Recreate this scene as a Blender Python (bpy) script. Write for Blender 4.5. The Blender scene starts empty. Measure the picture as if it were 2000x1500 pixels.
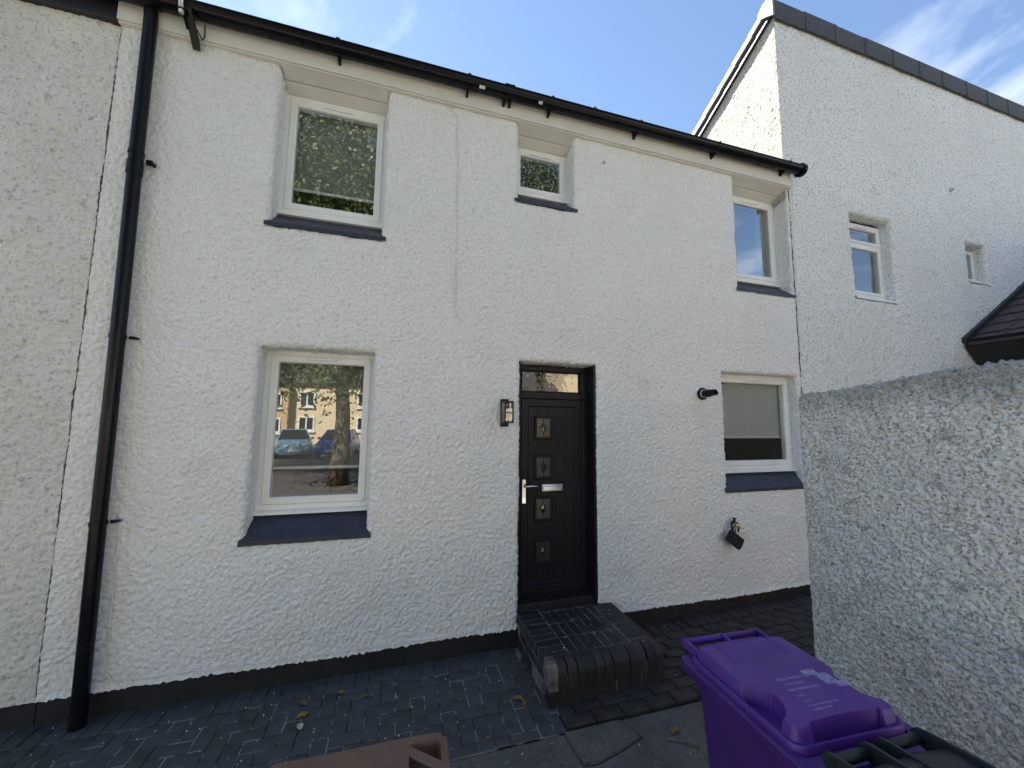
import bpy, bmesh, math, random
import numpy as np
from mathutils import Vector, Matrix, Euler
R_ = math.radians
SC = bpy.context.scene
COL = SC.collection

# ------------------------------------------------------------------ camera
cam_d = bpy.data.cameras.new('camera')
cam = bpy.data.objects.new('camera', cam_d)
COL.objects.link(cam)
YAW, PIT, ROL = .2877, .1007, .0114
fw = Vector((math.sin(YAW) * math.cos(PIT), math.cos(YAW) * math.cos(PIT), math.sin(PIT)))
rt = Vector((math.cos(YAW), -math.sin(YAW), 0))
up = rt.cross(fw)
rt2 = math.cos(ROL) * rt + math.sin(ROL) * up
up2 = -math.sin(ROL) * rt + math.cos(ROL) * up
m = Matrix((rt2, up2, -fw)).transposed().to_4x4()
m.translation = Vector((0, -3.4, 2.0))
cam.matrix_world = m
cam_d.sensor_width = 36
cam_d.lens = 735 / 2000 * 36
cam_d.clip_start = .02
cam_d.clip_end = 900
SC.camera = cam

# ------------------------------------------------------------------ sky, sun, exposure
SUN_AZ, SUN_EL = R_(-27), R_(48.5)          # azimuth from +Y towards +X
world = bpy.data.worlds.new('World')
SC.world = world
world.use_nodes = True
wn, wl = world.node_tree.nodes, world.node_tree.links
wn.clear()
w_out = wn.new('ShaderNodeOutputWorld')
w_bg = wn.new('ShaderNodeBackground')
w_bg.inputs[1].default_value = .06
sky = wn.new('ShaderNodeTexSky')
sky.sky_type = 'NISHITA'
sky.sun_disc = False
sky.sun_elevation = SUN_EL
sky.sun_rotation = SUN_AZ
sky.air_density = 1.0
sky.dust_density = .05
sky.ozone_density = 1.2
tc = wn.new('ShaderNodeTexCoord')
sx = wn.new('ShaderNodeSeparateXYZ')
wl.new(tc.outputs['Generated'], sx.inputs[0])
mx = wn.new('ShaderNodeMath'); mx.operation = 'MAXIMUM'; mx.inputs[1].default_value = .12
wl.new(sx.outputs['Z'], mx.inputs[0])
dv = wn.new('ShaderNodeVectorMath'); dv.operation = 'DIVIDE'
cb = wn.new('ShaderNodeCombineXYZ')
for i in range(3): wl.new(mx.outputs[0], cb.inputs[i])
wl.new(tc.outputs['Generated'], dv.inputs[0]); wl.new(cb.outputs[0], dv.inputs[1])
mp = wn.new('ShaderNodeMapping')
mp.inputs['Location'].default_value = (3.35, 6.5, 0)
mp.inputs['Scale'].default_value = (1.0, .8, 1)
wl.new(dv.outputs[0], mp.inputs[0])
cn = wn.new('ShaderNodeTexNoise')
cn.inputs['Scale'].default_value = 1.5
cn.inputs['Detail'].default_value = 8
cn.inputs['Roughness'].default_value = .56
cn.inputs['Distortion'].default_value = .35
wl.new(mp.outputs[0], cn.inputs['Vector'])
cr = wn.new('ShaderNodeValToRGB')
cr.color_ramp.elements[0].position = .51
cr.color_ramp.elements[0].color = (0, 0, 0, 1)
cr.color_ramp.elements[1].position = .78
cr.color_ramp.elements[1].color = (.85, .85, .85, 1)
wl.new(cn.outputs[0], cr.inputs[0])
cm = wn.new('ShaderNodeMixRGB')
cm.inputs[2].default_value = (6.0, 6.3, 6.8, 1)
wl.new(cr.outputs[0], cm.inputs[0])
wl.new(sky.outputs[0], cm.inputs[1])
wl.new(cm.outputs[0], w_bg.inputs[0])
wl.new(w_bg.outputs[0], w_out.inputs[0])

sd = bpy.data.lights.new('sun', 'SUN')
sd.energy = 5.0
sd.angle = R_(.5)
sd.color = (1, .93, .82)
sun = bpy.data.objects.new('sun', sd)
COL.objects.link(sun)
sdir = Vector((math.sin(SUN_AZ) * math.cos(SUN_EL), math.cos(SUN_AZ) * math.cos(SUN_EL), math.sin(SUN_EL)))
sun.rotation_euler = sdir.to_track_quat('Z', 'Y').to_euler()
sun.location = (-6, 10, 14)

vs = SC.view_settings
vs.view_transform = 'Standard'
vs.look = 'None'
vs.exposure = 2.10
vs.gamma = 1
vs.use_curve_mapping = False
SC.cycles.max_bounces = 8
SC.cycles.diffuse_bounces = 4
SC.cycles.glossy_bounces = 4
SC.cycles.transparent_max_bounces = 12

# ------------------------------------------------------------------ helpers
rnd = random.Random(7)

class MB:
    """collects shapes; build() links them as one mesh object"""
    def __init__(s): s.v = []; s.f = []
    def add(s, v, f):
        o = len(s.v); s.v += [tuple(p) for p in v]; s.f += [tuple(i + o for i in q) for q in f]; return s
    def box(s, x0, x1, y0, y1, z0, z1, b=0.0):
        if b <= 0:
            v = [(x, y, z) for z in (z0, z1) for y in (y0, y1) for x in (x0, x1)]
            return s.add(v, [(0, 2, 3, 1), (4, 5, 7, 6), (0, 1, 5, 4), (2, 6, 7, 3), (0, 4, 6, 2), (1, 3, 7, 5)])
        bm = bmesh.new()
        bmesh.ops.create_cube(bm, size=1)
        for q in bm.verts:
            q.co = ((x0 + x1) / 2 + q.co.x * (x1 - x0), (y0 + y1) / 2 + q.co.y * (y1 - y0), (z0 + z1) / 2 + q.co.z * (z1 - z0))
        bmesh.ops.bevel(bm, geom=bm.edges[:], offset=b, segments=1, affect='EDGES')
        return s.bm(bm)
    def bm(s, bm):
        bm.verts.index_update()
        s.add([tuple(q.co) for q in bm.verts], [[q.index for q in f.verts] for f in bm.faces]); bm.free(); return s
    def loops(s, L, closed=True, cap0=False, cap1=False):
        n = len(L[0]); v = [p for l in L for p in l]; f = []
        for i in range(len(L) - 1):
            for j in range(n if closed else n - 1):
                k = (j + 1) % n
                f.append((i * n + j, i * n + k, (i + 1) * n + k, (i + 1) * n + j))
        if cap0: f.append(tuple(range(n))[::-1])
        if cap1: f.append(tuple((len(L) - 1) * n + j for j in range(n)))
        return s.add(v, f)
    def ring(s, x0, x1, z0, z1, w, yf, yb, b=.006):
        """mitred rectangular frame in the XZ plane, front at yf (towards the viewer), back at yb"""
        prof = [(0, yb), (0, yf + b), (b, yf), (w - b, yf), (w, yf + b), (w, yb)]
        return s.loops([[(x0 + i, y, z0 + i), (x1 - i, y, z0 + i), (x1 - i, y, z1 - i), (x0 + i, y, z1 - i)] for i, y in prof])
    def tube(s, pts, r, n=10, caps=True):
        pts = [Vector(p) for p in pts]; L = []
        rr = r if isinstance(r, (list, tuple)) else [r] * len(pts)
        ref = None
        for i, p in enumerate(pts):
            d = (pts[min(i + 1, len(pts) - 1)] - pts[max(i - 1, 0)]).normalized()
            if ref is None:
                ref = Vector((0, 0, 1)) if abs(d.z) < .9 else Vector((1, 0, 0))
            a = d.cross(ref).normalized(); c = a.cross(d).normalized(); ref = c
            L.append([tuple(p + rr[i] * (math.cos(t) * a + math.sin(t) * c)) for t in [2 * math.pi * k / n for k in range(n)]])
        return s.loops(L, True, caps, caps)
    def prism(s, poly, axis, a0, a1):
        def P(u, w, a): return {'x': (a, u, w), 'y': (u, a, w), 'z': (u, w, a)}[axis]
        return s.loops([[P(u, w, a0) for u, w in poly], [P(u, w, a1) for u, w in poly]], True, True, True)
    def xf(s, M):
        s.v = [tuple(M @ Vector(p)) for p in s.v]; return s
    def mesh(s, name, mat, smooth=False):
        me = bpy.data.meshes.new(name); me.from_pydata(s.v, [], s.f); me.update()
        b = bmesh.new(); b.from_mesh(me); bmesh.ops.recalc_face_normals(b, faces=b.faces[:]); b.to_mesh(me); b.free()
        if mat: me.materials.append(mat)
        if smooth:
            me.polygons.foreach_set('use_smooth', [True] * len(me.polygons))
            if smooth != True: 
                me.set_sharp_from_angle(angle=R_(smooth))
        return me
    def build(s, name, mat, parent=None, smooth=False):
        return link(name, s.mesh(name, mat, smooth), parent)

def link(name, me, parent=None):
    o = bpy.data.objects.new(name, me); COL.objects.link(o)
    if parent is not None:
        o.parent = parent
        o.matrix_parent_inverse = Matrix.Translation(parent.location).inverted() if parent.parent is None and parent.rotation_euler.z == 0 else Matrix()
    return o

def tag(o, label=None, cat=None, group=None, kind=None):
    if label: o['label'] = label
    if cat: o['category'] = cat
    if group: o['group'] = group
    if kind: o['kind'] = kind
    return o

def empty(name, loc, label=None, cat=None, group=None, rz=0):
    o = bpy.data.objects.new(name, None); COL.objects.link(o)
    o.empty_display_size = .2; o.location = loc; o.rotation_euler = (0, 0, rz)
    return tag(o, label, cat, group)

def copy_tree(o, parent=None):
    c = o.copy(); COL.objects.link(c)
    if parent: c.parent = parent
    for ch in o.children: copy_tree(ch, c)
    return c

# ------------------------------------------------------------------ materials
def lin(*c):
    return tuple(((x / 12.92) if x <= .04045 else ((x + .055) / 1.055) ** 2.4) for x in c)

class NT:
    def __init__(s, name):
        s.m = bpy.data.materials.new(name); s.m.use_nodes = True
        s.n = s.m.node_tree.nodes; s.l = s.m.node_tree.links
        s.b = s.n['Principled BSDF']; s.out = s.n['Material Output']
        s.co = s.n.new('ShaderNodeTexCoord')
    def noise(s, scale, detail=3, rough=.5, dist=0, stretch=None, coord='Object'):
        t = s.n.new('ShaderNodeTexNoise')
        t.inputs['Scale'].default_value = scale; t.inputs['Detail'].default_value = detail
        t.inputs['Roughness'].default_value = rough; t.inputs['Distortion'].default_value = dist
        v = s.co.outputs[coord]
        if stretch:
            mp = s.n.new('ShaderNodeMapping'); mp.inputs['Scale'].default_value = stretch
            s.l.new(v, mp.inputs[0]); v = mp.outputs[0]
        s.l.new(v, t.inputs['Vector']); return t.outputs[0]
    def voro(s, scale, feat='F1', out='Distance'):
        t = s.n.new('ShaderNodeTexVoronoi'); t.feature = feat; t.inputs['Scale'].default_value = scale
        s.l.new(s.co.outputs['Object'], t.inputs['Vector']); return t.outputs[out]
    def ramp(s, src, stops):
        r = s.n.new('ShaderNodeValToRGB'); e = r.color_ramp.elements
        while len(e) < len(stops): e.new(.5)
        for q, (p, c) in zip(e, stops):
            q.position = p; q.color = (c, c, c, 1) if not isinstance(c, tuple) else (*c, 1)
        s.l.new(src, r.inputs[0]); return r.outputs[0]
    def mix(s, fac, a, b, mode='MIX'):
        r = s.n.new('ShaderNodeMixRGB'); r.blend_type = mode
        for i, q in ((0, fac), (1, a), (2, b)):
            if isinstance(q, (int, float)): r.inputs[i].default_value = q if i == 0 else (q, q, q, 1)
            elif isinstance(q, tuple): r.inputs[i].default_value = (*q, 1)
            else: s.l.new(q, r.inputs[i])
        return r.outputs[0]
    def math(s, op, a, b=0.0):
        r = s.n.new('ShaderNodeMath'); r.operation = op
        for i, q in enumerate((a, b)):
            if isinstance(q, (int, float)): r.inputs[i].default_value = q
            else: s.l.new(q, r.inputs[i])
        return r.outputs[0]
    def rand(s): return s.n.new('ShaderNodeObjectInfo').outputs['Random']
    def sep(s, axis):
        q = s.n.new('ShaderNodeSeparateXYZ'); s.l.new(s.co.outputs['Object'], q.inputs[0]); return q.outputs[axis]
    def set(s, color=None, rough=None, metal=None, spec=None):
        for k, q in (('Base Color', color), ('Roughness', rough), ('Metallic', metal), ('Specular IOR Level', spec)):
            if q is None: continue
            if isinstance(q, tuple): s.b.inputs[k].default_value = (*q, 1)
            elif isinstance(q, (int, float)): s.b.inputs[k].default_value = q
            else: s.l.new(q, s.b.inputs[k])
        return s
    def bump(s, h, strength=.3, dist=.01):
        b = s.n.new('ShaderNodeBump'); b.inputs['Strength'].default_value = strength; b.inputs['Distance'].default_value = dist
        s.l.new(h, b.inputs['Height']); s.l.new(b.outputs[0], s.b.inputs['Normal']); return s

M = {}
t = NT('white_masonry_paint')
g = t.mix(t.ramp(t.noise(.9, 5, .6), [(.35, 0), (.75, 1)]), (.80, .79, .765), (.735, .727, .705))
g = t.mix(t.ramp(t.noise(64, 3), [(.36, 0), (.47, 1)]), (.64, .625, .59), g)
t.set(g, .62, spec=.35).bump(t.mix(.5, t.noise(60, 5, .7), t.voro(48)), .7, .008); M['stucco'] = t.m
t = NT('weathered_beige_roughcast')
g = t.mix(t.ramp(t.noise(1.3, 5, .65), [(.35, 0), (.7, 1)]), (.72, .705, .655), (.59, .58, .535))
g = t.mix(t.ramp(t.noise(17, 6, .7), [(.56, 0), (.72, .9)]), g, (.20, .19, .165))
g = t.mix(t.ramp(t.noise(55, 4, .7), [(.34, .8), (.46, 0)]), g, (.30, .285, .25))
t.set(g, .9).bump(t.noise(130, 4, .6), .45, .005); M['stucco_old'] = t.m
t = NT('cool_white_dash')
g = t.mix(t.ramp(t.noise(38, 3, .6), [(.36, 0), (.5, 1)]), (.40, .40, .385), (.79, .79, .775))
g = t.mix(t.ramp(t.noise(.8, 4), [(.4, 0), (.8, .5)]), g, (.60, .60, .58))
t.set(g, .7).bump(t.noise(90, 4, .6), .4, .006); M['stucco_tall'] = t.m
t = NT('cream_stone_dash')
g = t.mix(t.ramp(t.noise(40, 3, .6), [(.38, 0), (.52, 1)]), (.29, .27, .22), (.48, .455, .395))
t.set(g, .85).bump(t.noise(90, 4, .6), .4, .006); M['side_dash'] = t.m
t = NT('grey_stone_dash')
g = t.ramp(t.voro(95, 'F1', 'Color'), [(.12, (.36, .345, .305)), (.3, (.56, .545, .495)), (.55, (.69, .67, .62)), (.95, (.78, .76, .71))])
g = t.mix(t.ramp(t.noise(70, 4, .7), [(.37, .9), (.48, 0)]), g, (.15, .14, .12))  # dark specks painted in for shaded crevices between the stones
g = t.mix(t.ramp(t.noise(5, 6, .7), [(.56, 0), (.74, .7)]), g, (.12, .115, .10))
hz = t.math('ADD', t.sep('Z'), t.math('MULTIPLY', t.noise(4, 4), .35))
g = t.mix(t.ramp(t.math('SUBTRACT', hz, 1.45), [(.80, 0), (.98, .5)]), g, (.085, .08, .065))
t.set(g, .88).bump(t.noise(170, 3, .6), .4, .004); M['dash'] = t.m

def simple(name, col, rough=.5, metal=0, var=.12, nscale=6, bump=0, bscale=200, spec=.5):
    t = NT(name)
    a = tuple(c * (1 - var) for c in col); b = tuple(min(1, c * (1 + var)) for c in col)
    t.set(t.mix(t.ramp(t.noise(nscale, 5, .6), [(.3, 0), (.7, 1)]), a, b), t.ramp(t.noise(nscale * 2.3, 4), [(.3, max(.03, rough - .07)), (.7, rough + .07)]), metal, spec)
    if bump: t.bump(t.noise(bscale, 3), bump, .002)
    M[name] = t.m; return t.m
simple('white_upvc', (.80, .80, .78), .32, var=.03)
simple('cream_upvc', (.70, .68, .62), .38, var=.05)
simple('anthracite_paint', (.028, .033, .050), .5, var=.2, bump=.15, bscale=90)
simple('plinth_paint', (.010, .011, .013), .55, var=.35, bump=.5, bscale=70)
simple('black_plastic', (.006, .0065, .008), .26, var=.08, nscale=3, spec=.22)
simple('lamp_black', (.008, .008, .009), .5, var=.1, spec=.3)
simple('black_fascia', (.012, .012, .013), .45, var=.3)
simple('door_black', (.0125, .0112, .0145), .42, var=.25, bump=.2, bscale=60, spec=.22)
simple('chrome', (.75, .75, .76), .16, 1, var=.06)
simple('diamond', (.12, .12, .11), .15, .9)
simple('galvanised', (.55, .56, .58), .35, .9, var=.15)
simple('brass', (.75, .52, .22), .25, 1)
simple('frosted', (.030, .030, .028), .22, var=.3, nscale=40)
simple('rubber', (.008, .008, .008), .8)
simple('lead_line', (.05, .05, .05), .4, .6)
simple('grey_ridge', (.060, .060, .066), .7, var=.3, nscale=9, bump=.35, bscale=60)
simple('verge_grey', (.22, .215, .20), .6, var=.15)
simple('roof_slate', (.055, .05, .048), .75, var=.3, bump=.4, bscale=70)
simple('porch_tile', (.075, .060, .058), .7, var=.35, nscale=14, bump=.4, bscale=80)
simple('bark', (.13, .10, .07), .9, var=.5, nscale=7, bump=.8, bscale=24)
simple('blind_dark', (.20, .195, .17), .8, var=.05)
simple('blind_grey', (.24, .25, .23), .8, var=.05)
simple('blind_pale', (.62, .62, .59), .8, var=.05)
simple('interior_paint', (.20, .18, .155), .9, var=.1, nscale=1)
simple('interior_timber', (.16, .09, .05), .6, var=.3)
simple('bin_purple', (.094, .024, .228), .42, var=.10, nscale=5, bump=.12, bscale=420)
t = NT('bin_purple_lid')
g = t.mix(t.ramp(t.noise(5, 5, .6), [(.3, 0), (.7, 1)]), (.084, .021, .205), (.104, .028, .25))
g = t.mix(t.ramp(t.noise(9, 6, .7, 1.5, (1, 5, 1)), [(.60, 0), (.72, .45)]), g, (.15, .075, .29))
g = t.mix(t.ramp(t.noise(38, 5, .7), [(.62, 0), (.74, .35)]), g, (.055, .03, .09))
t.set(g, t.ramp(t.noise(11, 5), [(.3, .34), (.7, .52)])).bump(t.noise(420, 3), .12, .002); M['bin_purple_lid'] = t.m
simple('bin_purple_body', (.066, .017, .16), .46, var=.12, nscale=5, bump=.12, bscale=420)
simple('bin_black', (.021, .025, .026), .48, var=.15, bump=.15, bscale=420)
simple('bin_brown', (.155, .082, .050), .55, var=.14, nscale=12, bump=.15, bscale=420)
simple('faded_print', (.42, .36, .60), .7, var=.25, nscale=60)
simple('grip_dark', (.02, .01, .05), .7)
simple('opposite_cream', (.70, .58, .38), .9, var=.06, nscale=1)
simple('opposite_tan', (.52, .38, .21), .9, var=.06, nscale=1)
simple('opposite_white', (.74, .70, .62), .9, var=.05, nscale=1)
simple('car_blue', (.012, .07, .36), .22, .3, var=.04)
simple('car_pale_blue', (.22, .36, .46), .22, .3, var=.04)
simple('car_glass', (.012, .014, .016), .08)
simple('tail_light', (.45, .02, .02), .3)
simple('number_plate', (.75, .75, .70), .5)
simple('label_white', (.75, .75, .74), .6)
simple('leaf_brown', (.20, .11, .035), .7, var=.5, nscale=30)
simple('leaf_yellow', (.24, .155, .03), .7, var=.4, nscale=30)
simple('leaf_pale', (.52, .47, .40), .7, var=.2, nscale=30)
simple('white_fleck', (.62, .61, .58), .8)
simple('joint_filler', (.26, .235, .20), .9, var=.5, nscale=20)
simple('joint_pale', (.42, .40, .37), .9, var=.25, nscale=20)
simple('moss', (.022, .021, .015), .95, var=.5, nscale=60, bump=.8, bscale=150)
simple('brick_brown', (.085, .066, .055), .85, var=.3, nscale=14)
simple('brick_red', (.20, .09, .055), .85, var=.3)

t = NT('charcoal_paver')
rr = t.rand()
g = t.mix(rr, (.033, .034, .039), (.056, .057, .063))
g = t.mix(t.ramp(t.noise(7, 6, .65), [(.35, 0), (.75, 1)]), g, (.080, .082, .088))
g = t.mix(t.ramp(t.noise(60, 3, .6), [(.62, 0), (.8, .8)]), g, (.15, .155, .16))
t.set(g, .72, spec=.4).bump(t.mix(.5, t.noise(160, 4, .6), t.noise(24, 3)), .4, .004); M['paver'] = t.m
t = NT('brown_black_brick_paver')
rr = t.rand()
g = t.ramp(rr, [(0, (.020, .0175, .0165)), (.5, (.030, .026, .024)), (.90, (.036, .029, .026)), (1, (.060, .034, .027))])
g = t.mix(t.ramp(t.noise(9, 6, .65), [(.45, 0), (.75, .55)]), g, (.085, .078, .07))
t.set(g, .74, spec=.4).bump(t.mix(.5, t.noise(160, 4, .6), t.noise(24, 3)), .45, .004); M['paver_brown'] = t.m
t = NT('dark_engineering_brick')
rr = t.rand()
g = t.ramp(rr, [(0, (.015, .014, .0155)), (.6, (.025, .022, .0235)), (1, (.034, .027, .026))])
g = t.mix(t.ramp(t.noise(12, 6, .65), [(.60, 0), (.85, .35)]), g, (.055, .052, .05))
t.set(g, .55, spec=.45).bump(t.noise(120, 4, .6), .35, .004); M['step_brick'] = t.m
t = NT('worn_pale_brick')
g = t.mix(t.ramp(t.noise(16, 6, .7), [(.4, 0), (.62, 1)]), (.055, .048, .045), (.19, .18, .165))
t.set(g, .8).bump(t.noise(90, 4, .6), .5, .004); M['step_brick_worn'] = t.m
t = NT('joint_sand')
g = t.mix(t.ramp(t.noise(6.5, 4, .6), [(.47, 0), (.54, 1)]), (.02, .02, .02), (.26, .262, .265))
t.set(g, .95).bump(t.noise(260, 3), .5, .003); M['joint'] = t.m
t = NT('dark_joint')
g = t.mix(t.ramp(t.noise(9, 4, .6), [(.6, 0), (.72, 1)]), (.010, .009, .008), (.07, .07, .062))
t.set(g, .95).bump(t.noise(260, 3), .5, .003); M['joint_dark'] = t.m
t = NT('step_mortar')
g = t.mix(t.ramp(t.noise(10, 4, .6), [(.40, 0), (.55, 1)]), (.04, .038, .036), (.20, .19, .185))
t.set(g, .95); M['mortar'] = t.m
t = NT('weathered_concrete')
g = t.mix(t.ramp(t.noise(3, 7, .65), [(.35, 0), (.7, 1)]), (.085, .081, .072), (.150, .145, .130))
g = t.mix(t.ramp(t.noise(70, 4, .7), [(.35, 1), (.5, 0)]), g, (.055, .053, .046))
g = t.mix(t.ramp(t.voro(55, 'F1', 'Color'), [(.86, 0), (.95, .5)]), g, (.22, .215, .20))
t.set(g, .9).bump(t.noise(120, 5, .7), .5, .005); M['concrete'] = t.m
t = NT('asphalt')
g = t.mix(t.noise(2.2, 5), (.06, .058, .056), (.11, .106, .10))
t.set(g, .9).bump(t.noise(120, 4), .4, .005); M['asphalt'] = t.m
t = NT('shade_toned_footway')
g = t.mix(t.noise(1.4, 5), (.075, .072, .066), (.11, .106, .097))  # dark tone stands in for tree shade on the mirrored footway
t.set(g, .9); M['footway'] = t.m

t = NT('bounce_concrete')
g = t.mix(t.noise(1.4, 5), (.27, .26, .235), (.36, .345, .315))  # kept pale so the unseen strip throws sunlight back at the facade
t.set(g, .9); M['bounce_concrete'] = t.m

def glass(name, base=.12, tint=(.86, .90, .89), wav=.0):
    m = bpy.data.materials.new(name); m.use_nodes = True
    n, l = m.node_tree.nodes, m.node_tree.links; n.clear()
    o = n.new('ShaderNodeOutputMaterial'); mix = n.new('ShaderNodeMixShader')
    tr = n.new('ShaderNodeBsdfTransparent'); tr.inputs[0].default_value = (*tint, 1)
    gl = n.new('ShaderNodeBsdfGlossy'); gl.inputs['Roughness'].default_value = .0
    lw = n.new('ShaderNodeLayerWeight'); lw.inputs[0].default_value = .5
    p = n.new('ShaderNodeMath'); p.operation = 'POWER'; p.inputs[1].default_value = 4
    q = n.new('ShaderNodeMath'); q.operation = 'MULTIPLY_ADD'; q.inputs[1].default_value = .85; q.inputs[2].default_value = base
    l.new(lw.outputs['Facing'], p.inputs[0]); l.new(p.outputs[0], q.inputs[0]); l.new(q.outputs[0], mix.inputs[0])
    if wav:
        tcx = n.new('ShaderNodeTexCoord'); nz = n.new('ShaderNodeTexNoise'); nz.inputs['Scale'].default_value = 9 if wav < .2 else 45
        b = n.new('ShaderNodeBump'); b.inputs['Strength'].default_value = wav; b.inputs['Distance'].default_value = .01
        l.new(tcx.outputs['Object'], nz.inputs['Vector']); l.new(nz.outputs[0], b.inputs['Height']); l.new(b.outputs[0], gl.inputs['Normal'])
    l.new(tr.outputs[0], mix.inputs[1]); l.new(gl.outputs[0], mix.inputs[2]); l.new(mix.outputs[0], o.inputs[0])
    M[name] = m
glass('glass', .14, (.94, .95, .94))
glass('glass_coated', .36, (.8, .83, .84))
glass('glass_obscured', .24, (.25, .25, .25), .10)
glass('door_glass', .05, (.35, .35, .33), .15)
glass('lamp_glass', .08, (.95, .95, .95))
t = NT('tree_leaf')
g = t.mix(t.rand(), (.06, .10, .022), (.06, .10, .022))
g = t.mix(t.ramp(t.noise(.9, 3), [(.35, 0), (.65, 1)]), (.045, .085, .018), (.115, .145, .035))
t.set(g, .55); t.b.inputs['Transmission Weight'].default_value = 0; M['leaf'] = t.m

# ------------------------------------------------------------------ roughcast height fields
def field(nu, nv, step, wl_, seed, sharp=1.0, low=True):
    """harled surface: overlapping small domes of uneven size plus slow undulation, -1..1"""
    g = np.random.default_rng(seed)
    cell = wl_ * .62
    cu, cv = int(nu * step / cell) + 4, int(nv * step / cell) + 4
    jx, jz, rr_, aa = g.random((cv, cu)), g.random((cv, cu)), .62 + .6 * g.random((cv, cu)), .35 + .65 * g.random((cv, cu))
    an, el = g.random((cv, cu)) * math.pi, 1 + .5 * g.random((cv, cu))
    U, V = np.meshgrid(np.arange(nu) * step / cell + 1.5, np.arange(nv) * step / cell + 1.5)
    iu, iv = U.astype(int), V.astype(int); h = np.zeros((nv, nu))
    for a in (-1, 0, 1):
        for b in (-1, 0, 1):
            ku, kv = iu + a, iv + b
            dx, dz = U - (ku + jx[kv, ku]), V - (kv + jz[kv, ku])
            c_, s_ = np.cos(an[kv, ku]), np.sin(an[kv, ku])
            d2 = ((dx * c_ + dz * s_) / el[kv, ku]) ** 2 + (-dx * s_ + dz * c_) ** 2
            h = np.maximum(h, aa[kv, ku] * np.sqrt(np.maximum(1 - d2 / rr_[kv, ku] ** 2, 0)))
    h = h * 2 - 1
    if low:
        fx = np.fft.fftfreq(nu, step)[None, :]; fz = np.fft.fftfreq(nv, step)[:, None]; k = np.sqrt(fx ** 2 + fz ** 2)
        for w, a, bw in ((.07, .22, .6), (.5, .30, .6)):
            F = np.fft.fft2(g.standard_normal((nv, nu))); F *= np.exp(-((np.log(np.maximum(k, 1e-6) * w)) / bw) ** 2)
            q = np.fft.ifft2(F).real; h += a * q / q.std()
    return h

def slow(nu, nv, step, w, seed):
    g = np.random.default_rng(seed)
    k = np.sqrt(np.fft.fftfreq(nu, step)[None, :] ** 2 + np.fft.fftfreq(nv, step)[:, None] ** 2)
    F = np.fft.fft2(g.standard_normal((nv, nu))); F *= np.exp(-((np.log(np.maximum(k, 1e-6) * w)) / .5) ** 2)
    q = np.fft.ifft2(F).real; return np.tanh(q / q.std())

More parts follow.
